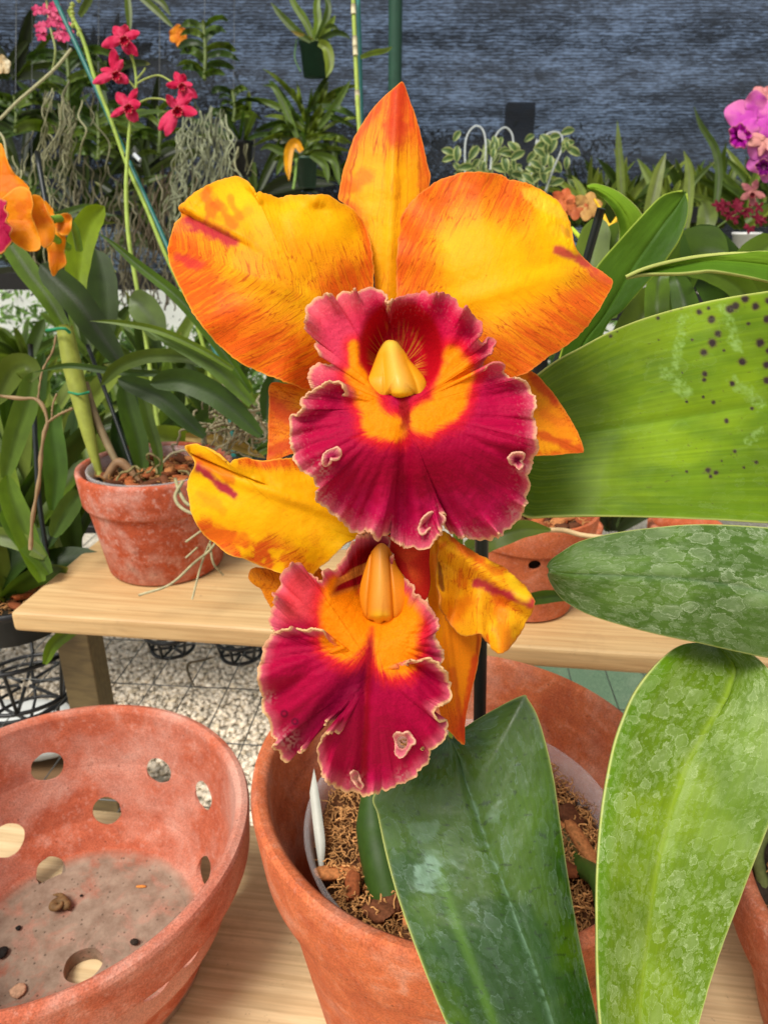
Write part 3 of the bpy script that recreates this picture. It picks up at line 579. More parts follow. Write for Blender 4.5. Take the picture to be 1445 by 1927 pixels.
medium(CLn, .0955, .057, 'potting_bark', 'orange bark chunks and curly moss filling the large clay pot', nfib=1500, nbark=90)
# white name tag pushed into the moss
def name_tag():
    h = .36; L = cat(PP((583, 1492, .462), (588, 1540, .452), (594, 1590, .442), (603, 1648, .430)), 30); R = cat(PP((600, 1492, .462), (607, 1540, .452), (612, 1590, .442), (607, 1648, .430)), 30)
    tip = at(591, 1446, .468); V = [tip]+[p for ab in zip(L, R) for p in ab]; Fl = [(0, 1, 2)]+[(2*i+1, 2*i+3, 2*i+4, 2*i+2) for i in range(29)]
    o = mesh('plant_tag', V, Fl, mat_plain('aged_white_plastic', (190, 190, 178), .5, .4, .12), solid=.0008); tag(o, 'white pointed plastic plant tag stuck at the left side of the large pot', 'plant tag')
name_tag()
# whitened pot on the raised plank
CM = np.array([-.2415, .716, CAMZ-.233])
profM = [(.003, -.1155), (.0585, -.1158), (.061, -.113), (.0725, -.0405), (.0728, -.038), (.0765, -.0365), (.0775, -.034), (.0800, -.0035), (.0794, -.0006), (.0770, .0006), (.0745, -.001), (.0732, -.004), (.0712, -.036), (.056, -.108), (.003, -.109)]
potM = fixn(lathe('terracotta_pot', profM, CM, M_TERRA_MID, n=140)); tag(potM, 'clay pot with whitened bloom on the left end of the raised plank', 'clay pot')
medium(CM, .0712, .022, 'potting_mix', 'brown roots and bark mix in the whitened clay pot', nfib=260, nbark=40, seed=8)
ln2 = lathe('liner_pot', [(.060, -.09), (.0668, -.008), (.0690, -.006), (.0694, -.002), (.0676, -.0012), (.0655, -.008), (.058, -.09)], CM, bpy.data.materials['clear_plastic'], n=90, closed=False); tag(ln2, 'clear plastic liner pot inside the whitened clay pot on the plank', 'liner pot')
# pot with a hole on the plank, right
CR = np.array([.140, .628, CAMZ-.248]); 
profR = [(.003, -.1012), (.042, -.1016), (.0455, -.099), (.0575, -.030), (.0582, -.0275), (.0602, -.0262), (.0608, -.024), (.0630, -.002), (.0624, 0), (.0600, .0006), (.0582, -.001), (.0572, -.004), (.0540, -.028), (.040, -.092), (.003, -.093)]
potR = fixn(lathe('clay_basket', profR, CR, mat_terra('terracotta_brown', base=(206, 112, 68), dark=(180, 88, 52), bloom=.3, thr=.6), n=140))
Pc = hit_cyl(1005, 1063, CR, .0555, far=False); cut(potR, [cutter(Pc, (Pc[0]-CR[0], Pc[1]-CR[1], 0), .0058, .012)])
potR.data.polygons.foreach_set('use_smooth', np.ones(len(potR.data.polygons), bool)); potR.modifiers.new('en', 'EDGE_SPLIT').split_angle = math.radians(38)
medium(CR, .0530, .020, 'potting_mix', 'dark bark mix in the brown clay pot with the side hole', nfib=60, nbark=25, seed=15, soil=(40, 30, 22))
c2_ = lathe('potting_mix', [(.0525, -.024), (.0505, -.04), (.044, -.07), (.002, -.071)], CR, bpy.data.materials['potting_mix_matter'], n=40, closed=False, col=np.tile(lin((30, 24, 18)), (160, 1))); tag(c2_, 'dark bark mix seen through the side hole of the brown clay pot', 'potting mix', kind='stuff')
tag(potR, 'brown clay pot with a round side hole on the plank behind the flowers', 'clay pot')
# bottom right pot, mostly out of frame
CQ = np.array([.355, .310, CAMZ-.385])
profQ = [(.004, -.1290), (.09, -.1294), (.094, -.126), (.117, -.05), (.119, -.046), (.1265, -.043), (.1305, -.004), (.129, -.0004), (.126, .0006), (.1215, -.001), (.120, -.004), (.115, -.045), (.088, -.118), (.004, -.119)]
potQ = fixn(lathe('terracotta_pot', profQ, CQ, mat_terra('terracotta_pale', base=(198, 118, 82), dark=(176, 92, 62), bloom=.5, thr=.5), n=140)); tag(potQ, 'pale clay pot at the bottom right corner under the broad green leaves', 'clay pot')
medium(CQ, .112, .028, 'potting_mix', 'dark bark and roots in the corner clay pot', nfib=200, nbark=60, seed=5, soil=(50, 40, 32))
lg = lathe('liner_pot', [(.085, -.10), (.098, -.012), (.0995, .012), (.1012, .014), (.1020, .011), (.100, -.012), (.087, -.10)], CQ+np.array([.006, .0, 0]), mat_plain('teal_plastic', (22, 78, 72), .4), n=90, closed=False); tag(lg, 'dark teal plastic pot inside the corner clay pot', 'liner pot')
# ---------------------------------------------------------------- hero orchid
def tubec(name, P, R, mat, parent, col, n=8, col2=None):
    P = np.asarray(P, float); m = len(P); V, Fc = tube_vf(P, R, n, False); c = np.broadcast_to(lin(col), (len(V), 3)).copy()
    if col2 is not None: c = c+(lin(col2)-c)*np.repeat(np.linspace(0, 1, m), n)[:, None]
    Fl = [tuple(f) for f in Fc]+[tuple(range(n))[::-1], tuple(range((m-1)*n, m*n))]
    return mesh(name, V, Fl, mat, parent, col=c)
def blobs(col, X, Y, L):
    for (x1, y1, x2, y2, r, c, st) in L:
        d, t = seg_d(X, Y, x1, y1, x2, y2); d = d + (fbm(X*.06, Y*.06)-.5)*r*1.1; col = mixc(col, c, (1-ss(r*.25, r, d))*st)
    return col
def vein_field(X, Y, base, tip):
    ax = np.array(tip, float)-base; L = np.hypot(*ax); ax /= L; rx, ry = X-base[0], Y-base[1]
    a = (rx*ax[0]+ry*ax[1])/L; c = (-rx*ax[1]+ry*ax[0])/L; return a, c
def tepal_col(base, tip, yellow, flush, fmask, bl=(), rimc=(236, 150, 60), freq=34, feather=.9, seed=0, edgew=4):
    def f(X, Y, S, T, E):
        a, c = vein_field(X, Y, base, tip); n = fbm(X*.012+seed, Y*.012); n2 = fbm(X*.05, Y*.05+seed)
        col = np.broadcast_to(lin(yellow), (len(X), 3))*(1+(.16*(n-.5))[:, None])
        col = mixc(col, (255, 214, 20), ss(.45, .8, n)*.4)
        q = a-feather*np.abs(c)**1.15+.02*(fbm(X*.03, Y*.03)-.5)           # veins leave the midrib and run out to the margin
        if feather == 0: q = c*3.2/(.35+np.sin(np.clip(a, 0, 1)*2.6+.25)); 
        vr = vn(q*freq*1.8+seed+np.sign(c)*40, np.abs(c)*7); vr2 = vn(q*freq*4+seed*3+np.sign(c)*20, np.abs(c)*13+5)
        st = .55*vr+.45*vr2; m = np.clip(fmask(X, Y, a, c, E, S)+(n2-.5)*.16, 0, 1)
        col = mixc(col, flush, np.clip(m*(.78+.28*ss(.36, .62, st)), 0, 1))
        wob = .006*(fbm(X*.09, Y*.09+seed)-.5) if feather else .05*(fbm(X*.03, Y*.05)-.5)
        l1 = 1-np.abs(2*vn((q+wob)*freq*4.5+seed, np.abs(c)*9+a*3)-1); l2 = 1-np.abs(2*vn((q+wob*1.5)*freq*9+seed*2, np.abs(c)*16+a*6)-1)
        col = mixc(col, (184, 66, 10), ss(.86, .985, l1)*ss(.06, .4, m)*.75); col = mixc(col, (206, 76, 14), ss(.80, .97, l2)*ss(.14, .5, m)*.5)
        col = mixc(col, (236, 140, 6), ss(.88, .99, l1)*.28*(1-ss(.1, .4, m)))
        col = blobs(col, X, Y, bl)
        col = mixc(col, rimc, (1-ss(0, edgew, E))*.75); return col
    return f
hero = thing('orchid_plant', (.06, .385, CAMZ-.37), 'orchid with two big orange and crimson frilled flowers growing in the large orange clay pot', 'orchid')
# ---- main flower
fl = sub_empty('flower', hero, 'fully open upper flower with orange petals and wide crimson lip')
D0 = .272
def d_dorsal(X, Y, S, T, E):
    a = (600-Y)/440; c = (X-728-20*a)/85; return 13-6*np.sin(a*2.4)+5*a*a+5*np.abs(c)**1.7*(1-.3*a)-1.3*np.exp(-(c/.14)**2)+1.2*(fbm(X*.02, Y*.02)-.5)
dors = [(755, 155), (763, 166), (770, 186), (784, 228), (795, 272), (804, 312), (809, 338), (800, 372), (778, 410), (760, 460), (752, 520), (748, 600), (714, 600), (706, 540), (700, 490), (688, 440), (668, 402), (646, 382), (637, 374), (641, 348), (649, 315), (658, 285), (670, 254), (686, 228), (704, 203), (722, 184), (742, 167)]
def fm_d(X, Y, a, c, E, S): return np.clip(1.15*ss(.62, .95, a)*(1-.35*ss(0, 30, E)*0)*(.55+.45*(1-ss(8, 40, np.abs(X-752-.12*(Y-200))))) + .55*(1-ss(4, 26, E))*ss(.25, .6, a) + .2, 0, 1)
patch('sepal', dors, (735, 380), D0, d_dorsal, tepal_col((728, 640), (752, 150), (255, 186, 6), (232, 92, 24), fm_d, [(752, 176, 742, 262, 30, (210, 56, 28), .75), (690, 335, 660, 350, 24, (226, 96, 24), .6), (792, 345, 800, 300, 14, (226, 96, 24), .6)], freq=9, feather=.0, seed=2), M_PETAL, fl, jag=1.2, jagf=60)
for nm, pts, cen, base, tip, bl, dd in (
    ('sepal', [(510, 722), (507, 755), (505, 792), (505, 828), (504, 870), (525, 864), (562, 851), (620, 850), (680, 800), (690, 740), (640, 700), (583, 722), (545, 722)], (600, 780), (700, 740), (504, 870), [(508, 760, 560, 790, 22, (222, 78, 34), .8), (512, 850, 560, 830, 16, (214, 66, 40), .7)], 12),
    ('sepal', [(1098, 849), (1092, 830), (1083, 808), (1068, 782), (1050, 754), (1031, 729), (1000, 700), (950, 690), (880, 700), (860, 780), (920, 860), (990, 858), (1031, 857), (1073, 854), (1092, 852)], (970, 790), (840, 740), (1098, 849), [(1008, 716, 1040, 752, 20, (206, 60, 30), .75), (1010, 815, 1088, 845, 13, (216, 78, 30), .8), (1020, 780, 1060, 800, 12, (230, 110, 30), .5)], 12)):
    def dfl(X, Y, S, T, E, cen=cen, dd=dd): c = np.abs(X-750)/350; return dd+5*c+4*S**2*np.sin(T*9)*.3+2.0*(fbm(X*.02, Y*.02)-.5)
    patch(nm, pts, cen, D0, dfl, tepal_col(base, tip, (250, 156, 22), (228, 96, 28), lambda X, Y, a, c, E, S: .5*ss(.35, .65, fbm(X*.02, Y*.02))+.15+.35*(1-ss(0, 20, E)), bl, freq=22, seed=5), M_PETAL, fl, nt=260, ns=50, jag=1, jagf=50)
def d_left(X, Y, S, T, E):
    a, c = vein_field(X, Y, (720, 610), (345, 470)); up = ss(.0, .35, c)
    mm = 9*(1-ss(0, .35, a)) + 2*a - 9*np.exp(-((a-.62)/.30)**2)*(1-.3*np.abs(c)) + 9*ss(.75, 1.08, a)
    mm += 5.0*ss(.15, .5, np.abs(c))                       # blade falls away from the midrib
    mm -= 1.0*np.exp(-(c/.05)**2)*ss(.1, .4, a)
    d, t = seg_d(X, Y, 345, 402, 470, 470); above = (Y-402) < (X-345)*.62
    mm -= 6*ss(-6, 16, (X-345)*.5-(Y-402))*np.exp(-(d/40)**2)*ss(0, 10, d)*(1-ss(400, 500, X)) # the folded upper tip
    mm -= 4*ss(0, 1, (1-ss(0, 40, E)))*ss(440, 380, Y)*np.sin(X*.055)*.7
    mm += (1.6*np.sin(T*2*np.pi*7)+1.1*np.sin(T*2*np.pi*13+1))*S**4 + 1.0*(fbm(X*.014, Y*.014)-.5)+.18*(fbm(X*.08, Y*.08)-.5)
    return mm
left = [(338, 391), (348, 380), (361, 368), (391, 350), (416, 340), (443, 333), (462, 338), (474, 350), (481, 365), (489, 362), (507, 367), (525, 373), (544, 369), (568, 367), (592, 366), (617, 368), (641, 381), (665, 396), (681, 414), (690, 430), (696, 452), (700, 481), (703, 511), (703, 545), (712, 610), (700, 680), (640, 726), (583, 732), (556, 726), (525, 715), (489, 700), (452, 682), (422, 658), (391, 624), (367, 594), (349, 560), (333, 524), (321, 493), (318, 466), (322, 444), (330, 422), (343, 408)]
def fm_l(X, Y, a, c, E, S):
    low = ss(430, 560, Y+ (700-X)*.18); m = (1-ss(30, 190, E))*low*1.15 + .4*(1-ss(6, 30, E))
    m = np.maximum(m, (1-ss(0, 34, E))*ss(640, 690, X)*1.0); m = np.maximum(m, .38*ss(-.3, .1, a-.2)*low*ss(.15, .5, a)); m *= 1-ss(620, 460, Y)*ss(330, 300, 300+Y*0+E*0)*0
    top = ss(430, 380, Y)*(1-ss(0, 200, X-430)); return np.clip(m-.25*ss(420, 370, Y)*(1-ss(640, 690, X)), 0, 1)
L_BL = [(388, 366, 402, 400, 20, (226, 84, 24), .7), (410, 385, 440, 428, 15, (222, 72, 26), .6), (432, 372, 452, 410, 10, (232, 110, 20), .6), (470, 395, 440, 420, 14, (240, 130, 20), .4), (356, 417, 440, 456, 19, (190, 26, 60), .9), (338, 484, 376, 498, 15, (214, 52, 52), .8), (470, 446, 560, 560, 8, (228, 120, 20), .25)]
patch('petal', left, (560, 540), D0, d_left, tepal_col((720, 610), (345, 470), (255, 188, 2), (240, 104, 20), fm_l, L_BL, rimc=(250, 176, 60), freq=30, seed=9), M_PETAL, fl, nt=1000, ns=190, jag=1.8, jagf=110)
def d_right(X, Y, S, T, E):
    a, c = vein_field(X, Y, (742, 610), (1130, 500))
    mm = 9*(1-ss(0, .35, a)) + 1 - 9*np.exp(-((a-.55)/.32)**2)*(1-.3*np.abs(c)) + 10*ss(.75, 1.08, a) + 5*ss(.15, .5, np.abs(c)) - 1.0*np.exp(-((c+.02)/.05)**2)*ss(.1, .4, a)
    d, t = seg_d(X, Y, 1010, 372, 1078, 450); mm -= 2.2*np.exp(-(d/26)**2)*(fbm(X*.045+9, Y*.02)-.5)*2+1.0*np.exp(-(d/20)**2)
    mm += (1.5*np.sin(T*2*np.pi*6)+1.0*np.sin(T*2*np.pi*15+1))*S**4 + 1.0*(fbm(X*.014+5, Y*.014)-.5)+.18*(fbm(X*.08, Y*.08)-.5)
    return mm
right = [(748, 612), (747, 560), (747, 505), (748, 469), (750, 434), (757, 404), (776, 379), (799, 357), (824, 341), (854, 329), (885, 324), (915, 324), (939, 328), (958, 340), (976, 342), (1000, 350), (1025, 363), (1046, 378), (1062, 400), (1070, 420), (1076, 438), (1078, 458), (1086, 474), (1098, 488), (1116, 503), (1137, 517), (1151, 527), (1148, 545), (1134, 568), (1116, 597), (1092, 627), (1061, 653), (1031, 671), (1006, 692), (979, 706), (930, 716), (850, 690), (780, 650)]
def fm_r(X, Y, a, c, E, S):
    m = (1-ss(24, 170, E))*1.1*ss(540, 640, Y+(X-900)*.35)*1.0; m = np.maximum(m, (1-ss(20, 125, E))*(1-ss(965, 1030, X))*ss(660, 560, Y)*1.1); m = np.maximum(m, .38*ss(.2, .5, a)*ss(-.02, -.2, -c)*1.0)
    return np.clip(m, 0, 1)
R_BL = [(1048, 470, 1116, 502, 15, (198, 34, 66), .85), (1108, 508, 1146, 530, 12, (226, 80, 60), .6), (1075, 390, 1050, 430, 30, (250, 196, 30), .7), (990, 362, 1060, 410, 16, (250, 206, 60), .6), (1060, 560, 1130, 540, 14, (232, 100, 30), .4), (1055, 425, 1068, 445, 8, (196, 110, 40), .5)]
patch('petal', right, (915, 520), D0, d_right, tepal_col((742, 610), (1130, 500), (255, 186, 2), (238, 108, 26), fm_r, R_BL, rimc=(244, 150, 62), freq=30, seed=14), M_PETAL, fl, nt=1000, ns=190, jag=1.8, jagf=110)
# ---- main lip
lip = [(731, 580, -1), (733, 570, -2), (738, 565, -2), (755, 558, -3), (779, 553, -4), (807, 551, -5), (834, 552, -5), (848, 556, -5), (859, 568, -6), (868, 577, -5), (880, 578, -6), (887, 589, -8), (898, 598, -5), (904, 610, -4), (905, 626, -6), (911, 640, -4), (928, 637, -7), (931, 649, -8), (925, 661, -5), (915, 672, 0), (906, 690, 5), (896, 704, 4),
       (912, 694, -7), (922, 686, -9), (936, 682, -9), (950, 689, -7), (949, 703, -5), (960, 710, -6), (976, 711, -7), (990, 719, -6), (997, 734, -3), (1009, 751, -5), (1009, 765, -7), (1003, 779, -4), (1007, 796, -1), (1011, 814, -4), (1009, 828, -6), (1013, 845, -3), (1003, 862, 0), (1000, 879, 2), (994, 897, -1), (996, 914, -2), (989, 931, 1), (990, 949, 3), (981, 966, 0), (969, 983, 1), (952, 997, 4), (931, 1011, 3), (907, 1016, 5), (883, 1012, 6), (859, 1007, 5), (842, 1000, 3), (836, 988, -3), (835, 976, -5), (830, 990, -8), (829, 1007, -9), (817, 1021, -8), (800, 1034, -7), (779, 1031, -4), (765, 1029, 1), (748, 1024, 3), (737, 1014, 2), (737, 1003, -1), (726, 1006, 0), (713, 1013, -4), (699, 1006, -2), (686, 1000, 1), (681, 1005, 3), (668, 1004, 2), (655, 992, 0), (641, 980, 1), (623, 964, 3), (609, 950, 2), (595, 943, 0), (594, 930, -2), (601, 921, -1), (592, 911, 1), (589, 897, 2), (572, 890, 0), (558, 876, -3), (552, 862, -4), (547, 841, -2), (545, 821, -4), (545, 803, -6), (547, 786, -4), (562, 779, -4), (568, 765, -6), (566, 751, -7), (581, 738, -7), (596, 731, -8), (611, 720, -9), (628, 718, -10), (640, 722, -9), (648, 742, -3),
       (622, 744, 6), (598, 738, 7), (586, 728, 6), (582, 712, 4), (583, 697, 3), (597, 685, 2), (620, 686, 2), (617, 674, 1), (600, 666, -1), (592, 651, -3), (595, 641, -2), (585, 630, -1), (576, 616, -3), (575, 596, -4), (582, 572, -4), (599, 558, -4), (623, 555, -3), (634, 566, 0), (641, 554, -4), (661, 546, -5), (682, 546, -4), (697, 541, -4), (713, 546, -4), (725, 558, -3), (729, 570, -2)]
LC = (757, 770)
def d_lip(X, Y, S, T, E):
    u = np.hypot((X-752)/np.where(X < 752, 84, 92), (Y-662)/np.where(Y < 662, 112, 92)); pit = 14*(1-ss(.40, 1.02, u))
    low = ss(760, 1010, Y); side = np.abs(X-757)/240
    mm = -16 + pit + 9*low*low - 7*np.exp(-((Y-850)/90)**2) + 5*side**2
    mm += 3.2*np.exp(-((X-762)/16)**2)*ss(760, 860, Y)*(1-.5*ss(950, 1010, Y))      # centre groove
    th = np.arctan2(Y-770, X-757); lob = ss(.45, .9, S)*ss(735, 800, Y)
    mm += 3.4*lob*np.sin(th*8+1.0+.8*S+3*fbm(th*1.5, 2.2)) + 2.2*lob*(vn(th*6+9, S*1.5)-.5)*2+ .55*ss(.3, 1, S)*np.sin(th*46+3*fbm(X*.01, Y*.01))*ss(700, 780, Y)
    mm += 1.2*(fbm(X*.025, Y*.025)-.5) + .5*(fbm(X*.09, Y*.09)-.5) + (.9*np.sin(T*2*np.pi*31)+.8*np.sin(T*2*np.pi*53+2))*S**7
    e1 = np.exp(-((X-690)/14)**2)*ss(690, 560, Y); mm -= 2.5*e1*np.exp(-((Y-600)/50)**2)   # rolled fold of the left side lobe
    return mm
def c_lip(X, Y, S, T, E, low=False):
    n = fbm(X*.02, Y*.02); n2 = fbm(X*.07, Y*.07); th = np.arctan2(Y-800, X-757)
    col = np.broadcast_to(lin((186, 10, 66)), (len(X), 3)).copy(); rad = fbm(th*22, S*2.2, 3)
    col = mixc(col, (150, 0, 38), np.exp(-(((X-790)/150)**2+((Y-890)/80)**2))*.95)
    col = mixc(col, (122, 0, 40), ss(.55, .75, rad)*.35*ss(.4, .8, S))
    col = mixc(col, (206, 24, 92), ss(900, 960, Y)*.45*n2*1.6)
    up = ss(735, 690, Y); col = mixc(col, (206, 14, 66), up*.9)
    lf = up*ss(720, 650, X); d, _ = seg_d(X, Y, 728, 560, 668, 640)
    col = mixc(col, (226, 66, 96), lf*.85); col = mixc(col, (196, 16, 62), np.exp(-(d/24)**2)*.8*ss(655, 700, X))
    col = mixc(col, (232, 96, 104), lf*(1-ss(5, 60, E))*.7)
    # orange patches
    o1 = np.minimum(seg_d(X, Y, 664, 650, 668, 710)[0]*1.6, np.minimum(seg_d(X, Y, 672, 705, 706, 790)[0]-6, seg_d(X, Y, 704, 800, 742, 806)[0]-8))
    o2 = np.minimum(seg_d(X, Y, 850, 668, 866, 705)[0]*1.1-1, np.minimum(seg_d(X, Y, 862, 705, 838, 768)[0]-15, seg_d(X, Y, 798, 790, 838, 768)[0]-12))
    oo = np.minimum(o1, o2)+(fbm(X*.05, Y*.05)-.5)*14+(fbm(th*26, S*3)-.5)*12*ss(730, 800, Y); col = mixc(col, (232, 30, 24), (1-ss(14, 46, oo))*.8); col = mixc(col, (255, 146, 6), 1-ss(6, 24, oo))
    cv = np.abs(X-757-.12*(Y-750))+2*(n2-.5)*8; col = mixc(col, (150, 10, 12), (1-ss(3, 13, cv))*ss(735, 750, Y)*(1-ss(790, 840, Y))*.9)
    # throat: deep red with yellow radiating veins
    u = np.hypot((X-752)/np.where(X < 752, 82, 88), (Y-662)/np.where(Y < 662, 106, 94)); thr = (1-ss(.86, 1.0, u))*ss(22, 34, np.where((X > 860) | (X < 664), 0, 99))*(1-ss(738, 752, Y))
    keep = (1-ss(2, 14, oo)); thr = thr*(1-keep*ss(.75, .9, u)); col = mixc(col, (190, 8, 24), thr*.95)
    dc, _ = seg_d(X, Y, 745, 650, 750, 740); ang = np.arctan2(Y-698, (X-748)); yv = ss(.58, .72, vn(ang*30+.05*(X-748), 2+np.sign(X-748)*9+dc*.03))*(.15+.85*np.abs(np.cos(ang))**.9)
    col = mixc(col, (240, 176, 40), thr*yv*ss(4, 16, dc)*(1-ss(30, 62, dc))*.62); col = mixc(col, (232, 190, 60), thr*(1-ss(4, 14, dc))*.3)
    # pale frilled margin
    wv = 1+.9*(fbm(T*60, S*2)-.5); m = (1-ss(0, 34, E*(.4+1.3*fbm(T*17, 4.4))))*np.where(Y < 735, .6, .85); col = mixc(col, (226, 110, 128), m*.8)
    m = (1-ss(1, 11, E*(.35+1.9*fbm(T*45, 8.8))))*np.where((Y < 690) & (X > 740), .3, 1)*(.5+.6*fbm(T*20, 1.5)); col = mixc(col, (240, 196, 142), m*.95)
    col = mixc(col, (250, 214, 200), ss(.71, .75, vn(X*.35, Y*.35))*(1-ss(20, 60, E))*.06)
    for (x, y, r) in ((603, 880, 16), (605, 938, 16), (800, 998, 13), (890, 1005, 16), (985, 880, 14), (965, 965, 12)):
        col = mixc(col, (216, 170, 160), np.exp(-((X-x)**2+(Y-y)**2)/(r*r))*ss(.3, .7, vn(X*.25, Y*.25))*.5)
    for x, y, r in ((0, 0, 1),): pass
    return col
patch('lip', lip, LC, D0-.004, d_lip, c_lip, M_LIP, fl, nt=1500, ns=230, jag=3.2, jagf=300, ruf=(7.0, 3.0, 26, 60), solid=.0007, dpow=4, spow=.8)
def curl(lipx, lipy, rx, ry, rot, d, parent, dz=6, base=.35, colr=(232, 130, 138), seed=0, inner=(128, 4, 44), ends=(.0, 1.0)):
    n, m = 64, 14; a = np.linspace(ends[0]*2*np.pi, ends[1]*2*np.pi, n); s = np.linspace(0, 1, m)[:, None]; wob = 1+.28*(vn(a*1.2+seed, seed)-.5)*2+.05*np.sin(a*7+seed)
    R = base+(1-base)*s**.7; x = R*rx*wob*np.cos(a); y = R*ry*wob*np.sin(a); X = lipx+x*math.cos(rot)-y*math.sin(rot); Y = lipy+x*math.sin(rot)+y*math.cos(rot)
    Z = d+(2-(dz+2)*s**.8+0*a+.8*np.sin(a*3+seed)*s)*1e-3; V = at(X.ravel(), Y.ravel(), Z.ravel()); S_ = np.repeat(s, n, 1).ravel()
    c = np.broadcast_to(lin(inner), (len(V), 3)).copy(); c = mixc(c, colr, ss(.2, .8, S_)); c = mixc(c, (240, 186, 150), ss(.9, 1.0, S_)*.6*ss(.3, .6, vn(np.tile(a, m)*3+seed, 1.1))); return V, gridf(m, n), c
def curls(L, parent):
    for q in L: V, Fc, c = curl(*q[:6], parent, **q[6]); mesh('curled_frill', V, Fc, M_LIP, parent, col=c, solid=.0007)
def frill(pts, dfun, d0, parent, hole=None, lift=3.5, inner=(176, 40, 84), seed=0):
    P_ = np.array(pts, float); cx, cy = P_.mean(0) if hole is None else hole[:2]
    def df(X, Y, S, T, E): return dfun(X, Y, .75+0*X, 0*X, E+20)-lift*(.35+.65*S**1.5)-1.2*np.sin(T*6.283*3+seed)*S
    def cf(X, Y, S, T, E):
        c = np.broadcast_to(lin(inner), (len(X), 3)).copy(); c = mixc(c, (226, 116, 132), ss(.35, .8, S)); c = mixc(c, (242, 190, 156), (1-ss(0, 5, E*(.5+fbm(T*9, seed))))*.85)
        return c if hole is None else mixc(c, (240, 170, 150), (1-ss(1.0, 1.35, np.sqrt(((X-hole[0])/hole[2])**2+((Y-hole[1])/hole[3])**2)))*.7)
    h = None if hole is None else (lambda x, y: ((x-hole[0])/hole[2])**2+((y-hole[1])/hole[3])**2 < 1)
    patch('curled_frill', pts, (cx, cy), d0, df, cf, M_LIP, parent, nt=160, ns=30, jag=1.2, jagf=30, solid=.0007, hole=h)
frill([(606, 868), (607, 857), (615, 849), (625, 844), (636, 842), (643, 850), (641, 861), (633, 866), (624, 865), (622, 873), (613, 878), (606, 875)], d_lip, D0-.004, fl, seed=1)
frill([(955, 862), (961, 854), (973, 851), (985, 853), (987, 862), (981, 868), (985, 876), (977, 884), (967, 877), (959, 873)], d_lip, D0-.004, fl, seed=2, inner=(140, 16, 60))
0 and frill([(688, 968), (697, 963), (707, 963), (711, 970), (706, 977), (699, 979), (695, 988), (688, 985), (685, 976)], d_lip, D0-.004, fl, seed=3, inner=(210, 150, 120), lift=2.5)
frill([(786, 996), (792, 980), (800, 970), (812, 963), (826, 964), (836, 972), (837, 982), (829, 990), (816, 990), (806, 998), (796, 1006), (788, 1004)], d_lip, D0-.004, fl, seed=4, lift=5)
# ---- column of the main flower
colm = [(725, 645), (734, 642), (745, 645), (755, 657), (763, 668), (770, 680), (783, 694), (794, 708), (799, 718), (800, 727), (795, 748), (788, 742), (779, 741), (776, 743), (768, 745), (755, 749), (742, 747), (737, 740), (730, 742), (719, 751), (713, 748), (704, 741), (697, 733), (692, 724), (692, 714), (698, 704), (707, 680), (715, 660)]
def d_col(X, Y, S, T, E):
    t = ss(645, 745, Y); cx = 738+17*t; w = 12+10*t; r = np.clip(np.abs(X-cx)/w, 0, 3)
    return 6-6*t + 5*(1-np.sqrt(np.clip(1-S*S*.98, 0, 1))) - 3.4*np.exp(-r**2)*(.5+.5*t) + 3*ss(738, 750, Y)*np.exp(-r**4) + .9*np.exp(-((r-1.35)/.25)**2)*t
def c_col(X, Y, S, T, E):
    t = ss(640, 745, Y); cx = 738+17*t; w = 12+10*t; r = np.abs(X-cx)/w
    col = np.broadcast_to(lin((240, 166, 26)), (len(X), 3)).copy(); col = mixc(col, (252, 200, 90), np.exp(-(r*1.25)**3)*.6); col = mixc(col, (254, 200, 20), ss(726, 742, Y)*np.exp(-r**4)); col = mixc(col, (232, 206, 70), ss(672, 645, Y)*.7)
    col = mixc(col, (226, 120, 20), (1-ss(0, 4, E))*.4); return col
patch('column', colm, (745, 705), D0-.0235, d_col, c_col, M_COL, fl, nt=260, ns=80, solid=.001)

# ---- lower flower
fl2 = sub_empty('flower', hero, 'lower flower hanging beneath, with torn narrower crimson lip and twisted petals')
D1 = .285
s1 = [(812, 1012), (850, 1010), (872, 1060), (880, 1120), (903, 1190), (905, 1200), (899, 1243), (889, 1291), (879, 1330), (874, 1365), (873, 1400), (866, 1396), (854, 1384), (838, 1366), (826, 1330), (818, 1250), (808, 1150), (800, 1060)]
def d_s1(X, Y, S, T, E): c = (X-850)/50; return 9+3*c*c+6*ss(1200, 1400, Y)-2*np.exp(-((X-842-(Y-1200)*.12)/6)**2)
patch('sepal', s1, (850, 1190), D1, d_s1, tepal_col((820, 1010), (872, 1400), (250, 150, 10), (224, 90, 20), lambda X, Y, a, c, E, S: .12+.85*ss(1290, 1390, Y)+.6*(1-ss(0, 14, E))*ss(840, 880, X), [(893, 1240, 868, 1385, 11, (214, 60, 20), .8), (850, 1260, 868, 1372, 8, (206, 60, 24), .5)], freq=8, feather=0, seed=22), M_PETAL, fl2, nt=280, ns=60, jag=.8)
s2 = [(469, 1088), (470, 1076), (480, 1069), (505, 1070), (560, 1060), (610, 1080), (600, 1150), (540, 1180), (516, 1150), (502, 1128), (491, 1107), (478, 1098)]
patch('sepal', s2, (540, 1110), D1, lambda X, Y, S, T, E: 10+4*S*S+1.5*np.sin(X*.05), tepal_col((640, 1100), (469, 1088), (250, 160, 20), (232, 110, 20), lambda X, Y, a, c, E, S: .35, [], freq=14, seed=23), M_PETAL, fl2, nt=200, ns=40, jag=1)
pL = [(349, 841), (357, 836), (368, 834), (387, 841), (411, 855), (425, 868), (432, 874), (440, 866), (460, 863), (481, 866), (505, 866), (547, 862), (600, 880), (680, 940), (700, 1010), (665, 1015), (641, 1032), (622, 1052), (603, 1067), (585, 1082), (560, 1082), (528, 1079), (505, 1070), (481, 1060), (458, 1050), (434, 1046), (411, 1027), (382, 1003), (364, 970), (355, 933), (354, 905), (367, 874), (360, 858)]
